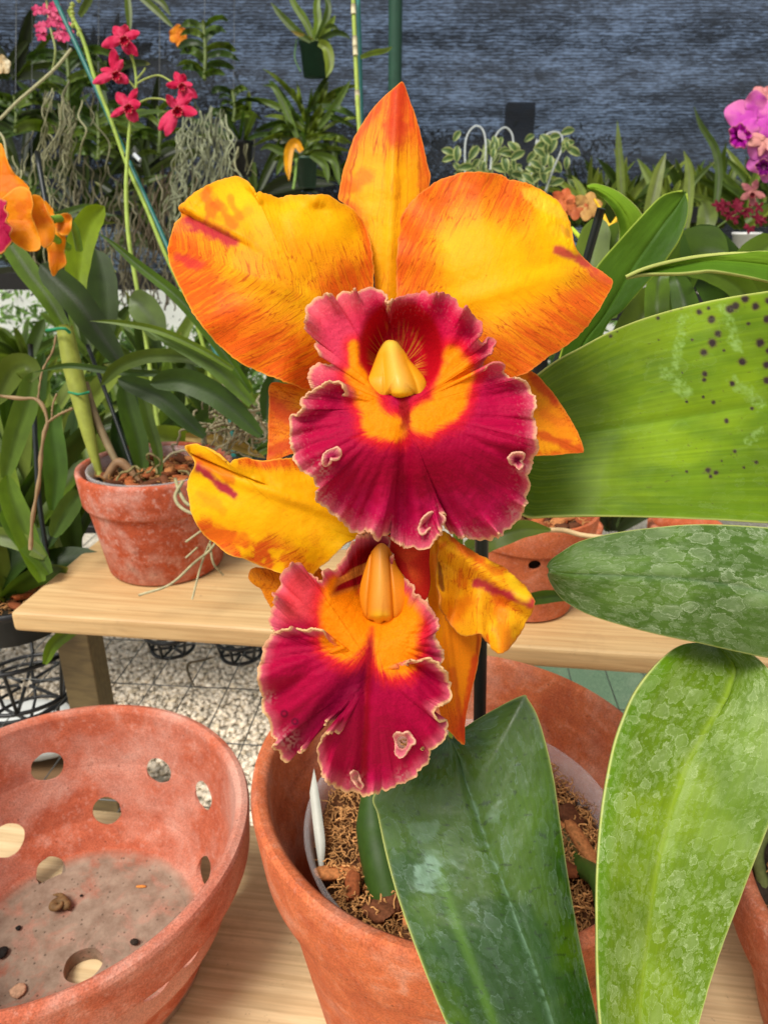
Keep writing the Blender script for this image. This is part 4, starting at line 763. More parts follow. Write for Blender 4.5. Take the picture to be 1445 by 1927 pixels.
def d_pl(X, Y, S, T, E):
    a, c = vein_field(X, Y, (700, 990), (350, 870)); d, t = seg_d(X, Y, 358, 850, 470, 900); ab = (Y-852) < (X-360)*.42
    return 3-7*np.exp(-((a-.55)/.35)**2)+6*ss(.1, .45, np.abs(c))-1.8*np.exp(-(c/.03)**2)-6*np.where(ab, 1, 0)*np.exp(-((d-20)/22)**2)*(1-ss(430, 520, X))+(1.4*np.sin(T*2*np.pi*9))*S**4+1.4*(fbm(X*.02, Y*.02)-.5)
def fm_pl(X, Y, a, c, E, S): return np.clip((1-ss(4, 34, E))*ss(905, 870, Y)*ss(440, 470, X)*1.2+.75*(1-ss(20, 90, E))*ss(960, 1010, Y+(430-X)*.1)*(1-ss(480, 640, X))*ss(.4, .55, fbm(X*.03, Y*.03))*1.6+.06, 0, 1)
patch('petal', pL, (540, 970), D1-.004, d_pl, tepal_col((700, 990), (350, 870), (254, 186, 4), (226, 96, 24), fm_pl, [(374, 880, 440, 930, 12, (172, 22, 62), .95), (372, 862, 440, 905, 12, (226, 104, 24), .7), (376, 930, 420, 960, 16, (240, 150, 20), .6), (400, 1000, 470, 1020, 20, (226, 108, 16), .7)], rimc=(248, 190, 70), freq=26, seed=31), M_PETAL, fl2, nt=460, ns=90, jag=1.6, jagf=80)
pR = [(829, 1002), (846, 1006), (867, 1024), (891, 1040), (919, 1054), (947, 1068), (971, 1087), (989, 1106), (1003, 1126), (1007, 1133), (1000, 1154), (986, 1178), (971, 1201), (960, 1218), (952, 1226), (938, 1229), (923, 1216), (909, 1199), (900, 1193), (886, 1197), (872, 1196), (853, 1182), (839, 1163), (828, 1145), (827, 1121), (820, 1098), (821, 1069), (824, 1032)]
def d_pr(X, Y, S, T, E):
    d, t = seg_d(X, Y, 850, 1020, 1004, 1132); k = (Y-1020)-(X-850)*.72
    return -2-7*np.exp(-((k-10)/26)**2)+5*ss(20, 130, k)*np.sin((X-830)*.045+.6)+2.2*np.sin((X+Y*.3)*.085)*ss(20, 80, k)+(1.5*np.sin(T*2*np.pi*11))*S**4+1.2*(fbm(X*.03, Y*.03)-.5)
def c_pr(X, Y, S, T, E):
    f = tepal_col((835, 1010), (1000, 1180), (254, 190, 20), (226, 92, 24), lambda X, Y, a, c, E, S: .25+.5*ss(.5, .7, fbm(X*.025+3, Y*.025)), [(900, 1096, 1004, 1136, 13, (190, 32, 66), .9), (850, 1015, 905, 1055, 13, (224, 78, 28), .75), (905, 1060, 940, 1080, 9, (224, 78, 28), .5), (840, 1180, 880, 1130, 20, (232, 116, 24), .6), (940, 1130, 950, 1220, 20, (236, 110, 24), .55), (826, 1060, 832, 1110, 5, (120, 50, 20), .8), (960, 1090, 985, 1120, 18, (255, 210, 30), .8)], rimc=(206, 130, 50), freq=16, seed=41)
    return f(X, Y, S, T, E)
patch('petal', pR, (905, 1120), D1-.003, d_pr, c_pr, M_PETAL, fl2, nt=360, ns=80, jag=1.8, jagf=70)
side = [(729, 1008), (800, 1015), (806, 1060), (808, 1100), (800, 1128), (786, 1122), (778, 1112), (772, 1098), (759, 1084), (746, 1064), (736, 1036)]
def c_plainlip(X, Y, S, T, E): return mixc(np.broadcast_to(lin((206, 34, 30)), (len(X), 3)).copy(), (236, 92, 40), fbm(X*.04, Y*.04)*ss(0, 60, E)*1.2)
lip2 = [(683, 1006, 2), (660, 1026, -2), (647, 1048, -4), (632, 1066, -4), (613, 1074, -3), (600, 1089, -1), (582, 1080, -3), (567, 1066, -5), (548, 1064, -6), (534, 1077, -6), (528, 1098, -4), (519, 1113, -4), (521, 1127, -3), (513, 1145, 0), (508, 1163, 2), (511, 1180, 4), (530, 1190, 5), (585, 1210, 3), (612, 1200, -4), (610, 1191, -8), (594, 1182, -9), (575, 1186, -8), (557, 1183, -8), (547, 1177, -9), (538, 1184, -8), (528, 1187, -6), (509, 1197, -5), (496, 1216, -4), (491, 1243, -3), (483, 1272, -2), (487, 1291, 0), (493, 1309, 1), (494, 1333, 0), (505, 1356, 1), (510, 1380, 2), (520, 1396, 2), (514, 1406, 4), (528, 1422, 6), (538, 1436, 7), (547, 1427, 7), (560, 1418, 7), (571, 1407, 6), (576, 1388, 4), (603, 1370, 3), (622, 1355, 2), (645, 1346, 0), (651, 1354, -2), (641, 1371, -3), (618, 1382, -4), (604, 1396, -4), (597, 1413, -3), (600, 1436, -1), (608, 1460, 0), (627, 1479, 2), (651, 1490, 3), (669, 1490, 4), (688, 1497, 4), (707, 1490, 4), (731, 1487, 4), (749, 1476, 3), (768, 1471, 4), (782, 1464, 2), (791, 1449, 0), (806, 1432, -2), (811, 1413, -3), (834, 1396, -3), (839, 1375, -2), (840, 1358, -3), (822, 1357, -5), (818, 1338, -6), (832, 1327, -6), (846, 1318, -5), (851, 1308, -4), (848, 1286, -4), (839, 1262, -5), (829, 1254, -6), (815, 1243, -8), (801, 1238, -9), (787, 1246, -9), (773, 1241, -8), (770, 1252, -4), (800, 1262, 4), (826, 1252, 6), (834, 1229, 4), (826, 1210, 1), (820, 1196, -3), (826, 1178, -5), (818, 1154, -6), (803, 1136, -7), (792, 1123, -7), (779, 1116, -7), (775, 1101, -7), (760, 1086, -7), (745, 1065, -6), (736, 1036, -4), (728, 1008, -1), (705, 1000, 4)]
def d_lip2(X, Y, S, T, E):
    u = np.hypot((X-712)/92, (Y-1085)/125); pit = 14*(1-ss(.25, 1.1, u)); low = ss(1230, 1480, Y); th = np.arctan2(Y-1200, X-705)
    mm = -14+pit+8*low*low-5*np.exp(-((Y-1300)/80)**2)+4*(np.abs(X-700)/180)**2
    mm += 3.0*np.exp(-((X-695+(Y-1200)*.06)/13)**2)*ss(1180, 1280, Y); lob = ss(.4, .9, S)*ss(1170, 1260, Y)
    mm += 3.8*lob*np.sin(th*7+2.2+2*fbm(th*1.5, 5.2))+2.0*lob*(vn(th*6+3, S*1.5)-.5)*2+.5*ss(.3, 1, S)*np.sin(th*46)*ss(1150, 1250, Y); d, _ = seg_d(X, Y, 560, 1400, 660, 1290); mm += 4*np.exp(-(d/26)**2)
    return mm+1.2*(fbm(X*.025, Y*.025)-.5)+.5*(fbm(X*.09, Y*.09)-.5)+(.9*np.sin(T*2*np.pi*31)+.8*np.sin(T*2*np.pi*53+2))*S**7
def c_lip2(X, Y, S, T, E):
    n2 = fbm(X*.07, Y*.07); th = np.arctan2(Y-1200, X-705); rad = fbm(th*22, S*2.2, 3)
    col = np.broadcast_to(lin((178, 6, 60)), (len(X), 3)).copy(); d, _ = seg_d(X, Y, 555, 1400, 690, 1265)
    col = mixc(col, (118, 0, 44), np.exp(-(d/34)**2)*.85); col = mixc(col, (130, 0, 40), ss(.55, .75, rad)*.35*ss(.4, .8, S)); col = mixc(col, (214, 20, 96), ss(1430, 1480, Y)*.5*n2*1.6)
    sl = ss(1185, 1150, Y); col = mixc(col, (226, 70, 78), sl*ss(650, 560, X)*.95); col = mixc(col, (198, 24, 66), sl*ss(770, 800, X)*.7)
    o1 = np.minimum(seg_d(X, Y, 640, 1110, 636, 1200)[0]-16, seg_d(X, Y, 650, 1215, 672, 1180)[0]-14); o2 = np.minimum(seg_d(X, Y, 764, 1150, 752, 1240)[0]-14, seg_d(X, Y, 728, 1180, 738, 1240)[0]-14)
    oo = np.minimum(np.minimum(o1, o2), seg_d(X, Y, 650, 1150, 755, 1150)[0]-18)+(fbm(X*.05, Y*.05)-.5)*14+(fbm(th*26, S*3)-.5)*16*ss(1170, 1240, Y)
    col = mixc(col, (230, 36, 24), (1-ss(14, 50, oo))*.8); col = mixc(col, (255, 140, 6), 1-ss(6, 26, oo))
    cv = np.abs(X-700+.05*(Y-1150))+8*(n2-.5); col = mixc(col, (146, 6, 24), (1-ss(2, 12, cv))*ss(1180, 1220, Y)*.8)
    q = (X-668) + (Y-1040)*.35; thr = (1-ss(1104, 1120, Y+.3*(X-650)))*ss(636, 652, X+(Y-1060)*.35)*ss(770, 740, X); col = mixc(col, (142, 8, 18), thr)
    yv = ss(.58, .72, vn((Y+.4*X)*.085, X*.012)); col = mixc(col, (226, 140, 50), thr*yv*.6)
    wv = 1+.9*(fbm(T*60, S*2)-.5); col = mixc(col, (222, 104, 124), (1-ss(0, 32, E*(.4+1.3*fbm(T*17, 4.4))))*.75); col = mixc(col, (240, 200, 140), (1-ss(1, 11, E*(.35+1.9*fbm(T*45, 8.8))))*(.5+.6*fbm(T*20, 1.5))*np.where(Y < 1180, .6, 1))
    for (x, y, r) in ((536, 1342, 5), (556, 1357, 5)): dd = np.hypot(X-x, Y-y); col = mixc(col, (70, 10, 40), np.exp(-((dd-r)/2.2)**2)*.7)
    for (x, y, r) in ((668, 1466, 14), (540, 1392, 18), (505, 1310, 12), (760, 1460, 14)): col = mixc(col, (214, 170, 160), np.exp(-((X-x)**2+(Y-y)**2)/(r*r))*ss(.3, .7, vn(X*.25, Y*.25))*.5)
    return col
patch('lip', lip2, (705, 1262), D1-.006, d_lip2, c_lip2, M_LIP, fl2, nt=1400, ns=210, jag=3.2, jagf=280, ruf=(7.5, 3.2, 24, 60), solid=.0007, dpow=4, spow=.8, hole=lambda x, y: (((x-757)/11)**2+((y-1396)/14)**2 < 1) | (((x-795)/5)**2+((y-1409)/5)**2 < 1))
frill([(739, 1385), (746, 1377), (757, 1380), (768, 1377), (777, 1387), (782, 1398), (774, 1404), (768, 1414), (760, 1425), (750, 1426), (742, 1417), (743, 1400)], d_lip2, D1-.006, fl2, hole=(757, 1396, 10, 13), seed=6, lift=5)
frill([(658, 1456), (666, 1449), (674, 1454), (678, 1468), (684, 1478), (680, 1486), (670, 1478), (662, 1468)], d_lip2, D1-.006, fl2, seed=7, inner=(206, 150, 130), lift=2)
patch('side_lobe', side, (765, 1060), D1-.004, lambda X, Y, S, T, E: -4+5*((X-770)/40)**2, c_plainlip, M_LIP, fl2, nt=160, ns=40)
col2 = [(716, 1024), (728, 1030), (735, 1041), (745, 1066), (758, 1086), (768, 1106), (772, 1126), (763, 1146), (750, 1160), (740, 1163), (731, 1168), (722, 1166), (712, 1173), (702, 1165), (691, 1162), (684, 1150), (679, 1128), (680, 1102), (690, 1066), (700, 1040)]
def d_c2(X, Y, S, T, E): t = ss(1030, 1165, Y); r = np.abs(X-716)/(12+6*t); return 3.5-3*t+4*(1-np.sqrt(np.clip(1-S*S*.98, 0, 1)))-2.2*np.exp(-r**2)+3*ss(1156, 1172, Y)*np.exp(-r**4)+1.2*np.exp(-((r-1.3)/.2)**2)
def c_c2(X, Y, S, T, E): t = ss(1030, 1165, Y); r = np.abs(X-716)/(12+6*t); c = np.broadcast_to(lin((228, 136, 20)), (len(X), 3)).copy(); c = mixc(c, (238, 168, 70), np.exp(-(r*1.2)**3)*.6); return mixc(c, (240, 180, 30), ss(1140, 1160, Y)*np.exp(-r**4))
patch('column', col2, (722, 1110), D1-.0185, d_c2, c_c2, M_COL, fl2, nt=220, ns=70, solid=.001)
# stems, pseudobulb and front leaf
stemP = PP((848, 1440, .50), (860, 1300, .47), (862, 1150, .44), (862, 1020, .41), (840, 860, .36))
tubec('flower_stem', cat(np.vstack([stemP, at(752, 640, .300)[None]]), 40), np.linspace(.004, .0022, 40), M_STEM, hero, (120, 150, 50))
tubec('pedicel', cat(np.vstack([at(862, 1150, .44)[None], at(760, 1060, .315)[None], at(722, 1035, .297)[None]]), 20), .0022, M_STEM, hero, (130, 150, 50))
M_DARKLEAF = mat_leaf('front_leaf', rough=.3, trans=.06, crust=.36, crust_scale=120, crust_col=(118, 142, 128), crust_lo=.5, stretch=.7, spec=.4)
def c_e(X, Y, U, T):
    col = np.broadcast_to(lin((36, 68, 10)), (len(X), 3)).copy(); n = fbm(X*.008, Y*.008); col = mixc(col, (68, 96, 8), ss(.4, .65, n)*.7); col = mixc(col, (36, 62, 24), ss(.5, .2, n)*.5)
    col = mixc(col, (96, 128, 96), np.exp(-((np.abs(U)-.0)/.03)**2)*ss(.35, .6, fbm(X*.08, Y*.08))*.7); col = mixc(col, (92, 132, 40), np.exp(-((U+.55)/.05)**2)*ss(1560, 1700, Y)*.5)
    for x, y, r in ((805, 1648, 40), (805, 1560, 30), (938, 1535, 24), (820, 1620, 30)): d = np.hypot((X-x), (Y-y)*1.1)+(fbm(X*.045, Y*.06)-.5)*64; col = mixc(col, (118, 148, 124), (1-ss(r*.6, r*.86, d))*(.62 if r == 40 else .22)*(.7+.5*ss(.3, .7, fbm(X*.12, Y*.12))))
    sp = vn(X*.11, Y*.16); col = mixc(col, (26, 38, 18), ss(.86, .93, sp)*.6); return col
eL = [(843, 1384), (800, 1412), (745, 1452), (703, 1497), (711, 1533), (726, 1604), (747, 1681), (777, 1768), (813, 1860), (841, 1927), (900, 2060)]
eM = [(849, 1392), (857, 1412), (864, 1430), (870, 1450), (880, 1482), (895, 1523), (918, 1590), (946, 1661), (972, 1733), (998, 1799), (1023, 1871), (1040, 1925), (1080, 2060)]
eR = [(852, 1388), (892, 1360), (933, 1335), (984, 1309), (993, 1316), (1009, 1343), (1023, 1386), (1039, 1456), (1047, 1510), (1054, 1560), (1067, 1651), (1080, 1727), (1095, 1804), (1115, 1891), (1122, 1927), (1150, 2060)]
blade('leaf', eL, eM, eR, [.338, .327, .319, .311, .303, .297, .292, .288], c_e, M_DARKLEAF, hero, fold=-10, nu=260, nv=101, wave=1.5)
def pseudobulb(pts, rad, col, parent, name='pseudobulb'): n = 30; P = cat(pts, n); return tubec(name, P, np.interp(np.linspace(0, 1, n), np.linspace(0, 1, len(rad)), rad), M_STEM, parent, col, n=16)
pseudobulb(np.vstack([at(735, 1700, .418), at(722, 1640, .425), at(706, 1560, .435), at(700, 1480, .44)]), [.012, .0125, .0115, .006], (52, 78, 26), hero)
tubec('rhizome', cat(np.vstack([at(735, 1704, .414), [.05, .34, CAMZ-.366], [.10, .36, CAMZ-.368], [.13, .33, CAMZ-.366]]), 20), .006, M_STEM, hero, (96, 84, 44))
tubec('leaf_petiole', cat(np.vstack([at(990, 2060, .288), [.10, .20, CAMZ-.36], [.12, .28, CAMZ-.34], [.12, .33, CAMZ-.37]]), 24), .006, M_STEM, hero, (60, 92, 30))
# stakes
P = cat(PP((899, 1500, .495), (903, 1300, .462), (906, 1020, .423), (908, 700, .385)), 30); o = tube('plant_stake', P, .0041, M_STAKE, n=12); tag(o, 'black upright stake behind the lower flower in the large clay pot', 'stake')
P = cat(PP((952, 1036, .685), (975, 930, .67), (1045, 690, .61), (1131, 392, .54)), 30); o = tube('plant_stake', P, .0034, M_STAKE, n=12); tag(o, 'black leaning stake whose tip rises right of the upper flower', 'stake')

# ---------------------------------------------------------------- broad leaved plant at the right
rp = thing('orchid_plant', (.37, .32, CAMZ-.40), 'orchid with broad mineral spotted leaves reaching in from the right edge', 'orchid')
M_CRUST = mat_leaf('crusted_leaf', rough=.45, trans=.10, crust=.75, crust_scale=135, crust_col=(168, 182, 146), crust_lo=.30, spec=.2)
M_CRUST2 = mat_leaf('crusted_yellow_leaf', rough=.4, trans=.16, crust=.65, crust_scale=150, crust_col=(190, 206, 152), crust_lo=.36, stretch=.8, spec=.22)
M_BIG = mat_leaf('spotted_leaf', rough=.5, trans=.25, crust=.10, crust_scale=90, crust_col=(176, 200, 140), crust_lo=.6, spec=.25)
SPOTS = [(1372, 582, 9), (1381, 577, 8), (1399, 563, 8), (1397, 558, 6), (1419, 577, 8), (1444, 567, 8), (1314, 588, 6), (1331, 581, 4), (1337, 602, 8), (1349, 629, 7), (1339, 646, 9), (1322, 664, 8), (1394, 681, 8), (1427, 646, 9), (1443, 661, 6), (1324, 704, 6), (1323, 715, 5), (1375, 722, 6), (1439, 687, 8), (1441, 716, 8), (1440, 602, 8), (1280, 581, 3), (1260, 585, 3), (1236, 599, 4), (1147, 633, 4), (1159, 625, 2), (1238, 640, 2), (1321, 747, 3), (1340, 757, 4), (1290, 756, 3), (1365, 793, 5), (1380, 850, 4), (1330, 885, 6), (1345, 890, 5), (1335, 897, 4), (1397, 880, 3), (1290, 888, 3), (1355, 868, 2), (1420, 870, 4), (1412, 770, 4), (1300, 640, 3), (1282, 702, 2), (1405, 610, 4), (1360, 660, 3)]
def c_a(X, Y, U, T):
    col = np.broadcast_to(lin((124, 154, 16)), (len(X), 3)).copy(); n = fbm(X*.006, Y*.012); col = mixc(col, (92, 126, 16), ss(.42, .62, n)*.75)
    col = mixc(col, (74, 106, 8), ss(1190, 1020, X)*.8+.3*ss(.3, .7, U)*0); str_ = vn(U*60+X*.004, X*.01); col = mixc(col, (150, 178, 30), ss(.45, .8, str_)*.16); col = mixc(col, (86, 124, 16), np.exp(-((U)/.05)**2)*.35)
    for x1, y1, x2, y2, r in ((1283, 600, 1268, 690, 10), (1358, 580, 1385, 650, 12), (1370, 640, 1392, 660, 8), (1250, 700, 1290, 740, 14), (1405, 830, 1430, 812, 8), (1380, 720, 1430, 760, 14)):
        d, _ = seg_d(X, Y, x1, y1, x2, y2); col = mixc(col, (150, 184, 96), (1-ss(r*.4, r*1.1, d+(fbm(X*.12, Y*.12)-.5)*r*1.6))*ss(.2, .75, fbm(X*.22, Y*.22))*.7)
    dsm = 99+0*X
    for x, y, r in SPOTS: dsm = np.minimum(dsm, (np.hypot(X-x, Y-y))/r)
    dsm = dsm+(fbm(X*.18, Y*.18)-.5)*.5; col = mixc(col, (98, 78, 44), (1-ss(.8, 1.35, dsm))*.6); col = mixc(col, (52, 34, 42), (1-ss(.55, .95, dsm))*.95)
    sp = vn(X*.2, Y*.3); col = mixc(col, (86, 70, 40), ss(.93, .97, sp)*.5*ss(1050, 1250, X)); return col
aU = [(930, 800), (965, 745), (1013, 703), (1050, 676), (1089, 655), (1135, 630), (1183, 609), (1230, 593), (1277, 580), (1353, 563), (1445, 548), (1600, 530), (1760, 560)]
aM = [(925, 840), (960, 835), (1010, 828), (1100, 815), (1200, 800), (1320, 780), (1445, 760), (1600, 740), (1760, 750)]
aL = [(925, 870), (945, 925), (985, 971), (1040, 973), (1100, 972), (1180, 973), (1250, 975), (1350, 979), (1445, 985), (1600, 990), (1760, 940)]
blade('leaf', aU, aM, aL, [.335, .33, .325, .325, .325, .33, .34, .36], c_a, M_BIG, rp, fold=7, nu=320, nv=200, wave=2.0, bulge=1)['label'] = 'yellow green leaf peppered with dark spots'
def c_b(X, Y, U, T): col = np.broadcast_to(lin((70, 98, 34)), (len(X), 3)).copy(); n = fbm(X*.01, Y*.02); col = mixc(col, (94, 126, 44), ss(.45, .7, n)*.5); return mixc(col, (70, 100, 60), np.exp(-(U/.05)**2)*.6)
bU = [(1031, 1068), (1036, 1058), (1051, 1045), (1089, 1021), (1145, 1006), (1221, 995), (1315, 988), (1445, 994), (1560, 1010), (1700, 1060)]
bM = [(1032, 1074), (1050, 1077), (1089, 1080), (1164, 1083), (1239, 1086), (1315, 1093), (1390, 1104), (1445, 1115), (1560, 1135), (1700, 1160)]
bL = [(1032, 1080), (1040, 1100), (1062, 1129), (1107, 1155), (1164, 1174), (1239, 1193), (1315, 1209), (1390, 1226), (1445, 1237), (1560, 1255), (1700, 1250)]
blade('leaf', bU, bM, bL, [.318, .315, .312, .312, .314, .318, .325, .335], c_b, M_CRUST, rp, fold=-5, nu=240, nv=81, bulge=1.2)['label'] = 'grey green mineral crusted leaf lying level'
def c_c(X, Y, U, T):
    col = np.broadcast_to(lin((110, 136, 16)), (len(X), 3)).copy(); n = fbm(X*.008, Y*.006); col = mixc(col, (78, 110, 14), ss(.4, .65, n)*.6); col = mixc(col, (96, 124, 44), ss(.1, .5, U)*.5*ss(1700, 1500, Y)); col = mixc(col, (90, 138, 20), ss(-.7, -.95, U)*.5)
    return mixc(col, (172, 200, 60), np.exp(-((U+.05)/.05)**2)*.45)
cL = [(1322, 1210), (1279, 1215), (1248, 1236), (1217, 1269), (1190, 1308), (1171, 1351), (1155, 1397), (1143, 1451), (1132, 1517), (1125, 1587), (1121, 1664), (1121, 1742), (1122, 1820), (1128, 1927), (1150, 2060)]
cM = [(1345, 1212), (1368, 1235), (1385, 1262), (1378, 1290), (1368, 1318), (1350, 1346), (1331, 1378), (1310, 1414), (1291, 1452), (1264, 1530), (1240, 1626), (1225, 1723), (1213, 1820), (1205, 1927), (1210, 2060)]
cR = [(1362, 1213), (1400, 1224), (1432, 1246), (1458, 1277), (1476, 1320), (1484, 1380), (1478, 1450), (1462, 1510), (1445, 1552), (1411, 1637), (1388, 1699), (1364, 1761), (1341, 1831), (1314, 1927), (1285, 2060)]
blade('leaf', cL, cM, cR, [.352, .33, .318, .31, .304, .300, .298, .296, .296], c_c, M_CRUST2, rp, fold=6, nu=260, nv=101, bulge=.5)['label'] = 'broad yellow green leaf standing upright at the lower right'
dU = [(1177, 521), (1205, 508), (1240, 497), (1285, 487), (1330, 480), (1390, 475), (1445, 473), (1560, 480), (1700, 520)]
dM = [(1177, 522), (1210, 511), (1245, 503), (1300, 495), (1345, 491), (1395, 493), (1445, 499), (1560, 520), (1700, 560)]
dL = [(1178, 523), (1217, 517), (1277, 516), (1310, 513), (1338, 511), (1390, 519), (1445, 531), (1560, 560), (1700, 600)]
def c_d(X, Y, U, T): return mixc(np.broadcast_to(lin((110, 146, 34)), (len(X), 3)).copy(), (70, 108, 22), ss(-.2, .3, U)*.8)
M_SMOOTH = mat_leaf('smooth_leaf', rough=.5, trans=.22, vary=.2, spec=.14)
blade('leaf', dU, dM, dL, [.335, .33, .33, .33, .335, .34, .35], c_d, M_SMOOTH, rp, fold=3, nu=140, nv=41)['label'] = 'narrow arching leaf seen nearly edge on'
# their stalks meet in the corner pot outside the frame
root_p = np.array([.375, .325, CAMZ-.405])
for e, d in (((1760, 750), .36), ((1700, 1160), .335), ((1210, 2060), .296), ((1700, 560), .35)):
    a = at(e[0], e[1], d); mid_ = (a+root_p)/2+np.array([.03, -.01, .0]); tubec('leaf_sheath', cat(np.vstack([a, mid_, root_p]), 20), np.linspace(.006, .009, 20), M_STEM, rp, (96, 126, 46))
tubec('aerial_root', cat(PP((1375, 1690, .485), (1400, 1706, .46), (1424, 1742, .445), (1450, 1790, .437), (1470, 1850, .43)), 30), .0042, M_ROOT, rp, (202, 186, 156), n=10)
tubec('aerial_root', cat(PP((1445, 1560, .50), (1425, 1600, .49), (1432, 1650, .485), (1450, 1700, .48)), 24), .004, M_ROOT, rp, (104, 110, 60), n=10)
# ---------------------------------------------------------------- plants behind
G = dict(bright=(138, 176, 52), mid=(78, 112, 40), dark=(46, 72, 30), grey=(92, 116, 84), olive=(106, 122, 56), pale=(160, 180, 96))
def bl(parent, pts, wpx, col, d, roll=0.0, fold=.3, name='leaf', tipf=0, nv=7, prof=None, label=None, nu=24, base_w=.35):
    P = []
    for i, p in enumerate(pts): P.append(at(p[0], p[1], p[2] if len(p) > 2 else d))
    dm = d; o = strap(name, np.array(P), wpx*dm/F, M_BGLEAF, parent, col, roll, fold, nu, nv, tipf=tipf, prof=prof, base_w=base_w); return tag(o, label)
cp = thing('orchid_plant', CM+[0, 0, -.03], 'orchid with upright canes and strap leaves potted in the whitened clay pot', 'orchid')
OV = ([0, .12, .35, .65, .88, .97, 1], [.3, .65, .92, 1, .8, .4, .04])
NR = ([0, .2, .5, .8, 1], [.6, .9, 1, .7, .05])
bl(cp, [(152, 565), (145, 520), (152, 460), (170, 415), (197, 388)], 50, (140, 176, 44), .74, prof=OV, label='bright young leaf')
bl(cp, [(20, 462), (50, 505), (90, 560), (125, 620)], 40, (92, 128, 44), .75, prof=([0, .3, .7, 1], [.9, 1, .8, .5]))
bl(cp, [(232, 690), (190, 630), (140, 560), (100, 520), (76, 497)], 56, (52, 78, 32), .73, prof=OV)
bl(cp, [(200, 640), (195, 570), (188, 510), (180, 470)], 58, (66, 92, 66), .80, prof=OV)
bl(cp, [(300, 640), (285, 600), (262, 570), (245, 560)], 56, (96, 122, 96), .95, prof=OV)
bl(cp, [(472, 740), (440, 690), (400, 635), (336, 560), (262, 500), (215, 460), (185, 438)], 24, (70, 104, 32), .66, fold=.5, prof=NR)
bl(cp, [(440, 695), (374, 655), (299, 622), (224, 607), (170, 604)], 15, (98, 130, 44), .64, fold=.6, prof=NR)
bl(cp, [(475, 760), (411, 696), (370, 668), (336, 650), (278, 622)], 30, (82, 116, 38), .65, prof=NR)
bl(cp, [(330, 704), (270, 702), (209, 698), (131, 688), (64, 701)], 14, (62, 96, 38), .68, prof=NR)
bl(cp, [(400, 690), (347, 672), (280, 670), (224, 690), (191, 725)], 27, (84, 112, 44), .67, prof=OV)
bl(cp, [(492, 820), (430, 762), (392, 735), (340, 715), (282, 722)], 48, (54, 84, 30), .66, prof=OV, base_w=.5)
bl(cp, [(386, 822), (350, 790), (299, 745), (222, 713)], 40, (48, 76, 34), .70, prof=OV)
bl(cp, [(500, 790), (505, 740), (520, 700)], 30, (46, 72, 28), .66, prof=OV)
bl(cp, [(268, 905), (262, 840), (240, 760), (232, 720)], 40, (70, 104, 40), .78, prof=OV)
bl(cp, [(300, 905), (297, 850), (280, 790), (262, 720)], 22, (80, 110, 50), .76, prof=OV)
bl(cp, [(255, 905), (235, 860), (222, 820), (226, 770)], 26, (44, 74, 34), .79, prof=OV)
def cane(pts, rad, col, parent, d): P = PP(*[(p[0], p[1], p[2] if len(p) > 2 else d) for p in pts]); return pseudobulb(P, rad, col, parent, 'cane')
cane([(188, 895, .76), (168, 820), (150, 745), (135, 680), (122, 615)], [.0035, .0065, .0088, .0100, .0085], (150, 158, 66), cp, .755)
cane([(235, 900, .76), (200, 830), (178, 780), (160, 720)], [.003, .004, .0045, .004], (134, 116, 84), cp, .765)
cane([(262, 905), (226, 870), (200, 900)], [.003, .005, .004], (140, 108, 76), cp, .75)
tubec('sheath_tie', cat(PP((88, 622, .742), (120, 618, .735), (132, 626, .742)), 10), .0016, M_STEM, cp, (40, 140, 96))
tubec('sheath_tie', cat(PP((130, 738, .75), (150, 742, .742), (168, 738, .75)), 10), .0012, M_STEM, cp, (40, 140, 96))
def rootmass(parent, boxes, n, col, d0, d1, rad=(.0006, .0013), down=.75, seed=1, L=(16, 34), name='aerial_roots', kind='stuff', step=(5, 9)):
    rs = np.random.RandomState(seed); mb = MB()
    for i in range(n):
        x0, y0, x1, y1 = boxes[rs.randint(len(boxes))]; p = np.array([rs.uniform(x0, x1), rs.uniform(y0, y0+(y1-y0)*.4), rs.uniform(d0, d1)]); P = [p.copy()]; th = rs.uniform(0, 6.28)
        if down > .6:
            A1, l1, f1_, A2, l2, f2_, dr_ = rs.uniform(3, 13), rs.uniform(11, 30), rs.rand()*6.3, rs.uniform(.5, 3), rs.uniform(4, 9), rs.rand()*6.3, rs.uniform(-.28, .28)
            yy = np.arange(0, min(y1-p[1]+rs.rand()*25, rs.uniform(60, 260)), 4.0)
            if len(yy) < 5: continue
            g = ss(0, 30, yy); xx = p[0]+dr_*yy+g*(A1*np.sin(yy/l1+f1_)+A2*np.sin(yy/l2+f2_)); W_ = at(xx, p[1]+yy+g*A1*.5*np.cos(yy/l1*1.3+f1_), p[2]+.02*d0*np.sin(yy/l1*.8+f2_)); V, Fc = tube_vf(W_, np.full(len(W_), rs.uniform(*rad)), 5, False); mb.add(V, Fc, lin(col)*rs.uniform(.5, 1.25)); continue
        for k in range(rs.randint(*L)):
            th += rs.randn()*.75; s = rs.uniform(*step); dx = math.cos(th)*s*(1-down*.75); dy = math.sin(th)*s*(1-down)+s*down; p = p+[dx, dy, rs.randn()*.006*d0]; 
            if p[1] > y1+rs.rand()*20: break
            P.append(p.copy())
        if len(P) < 4: continue
        W_ = at(*np.array(P).T); W_ = cat(W_, len(P)*2); V, Fc = tube_vf(W_, np.full(len(W_), rs.uniform(*rad)), 5, False); mb.add(V, Fc, lin(col)*rs.uniform(.55, 1.25))
    return tag(mb.build(name, M_ROOT, parent), None, kind=kind)
rootmass(cp, [(250, 880, 345, 925), (180, 880, 300, 915)], 4, (120, 110, 70), .70, .76, (.0009, .0015), .1, 21, step=(5, 8))
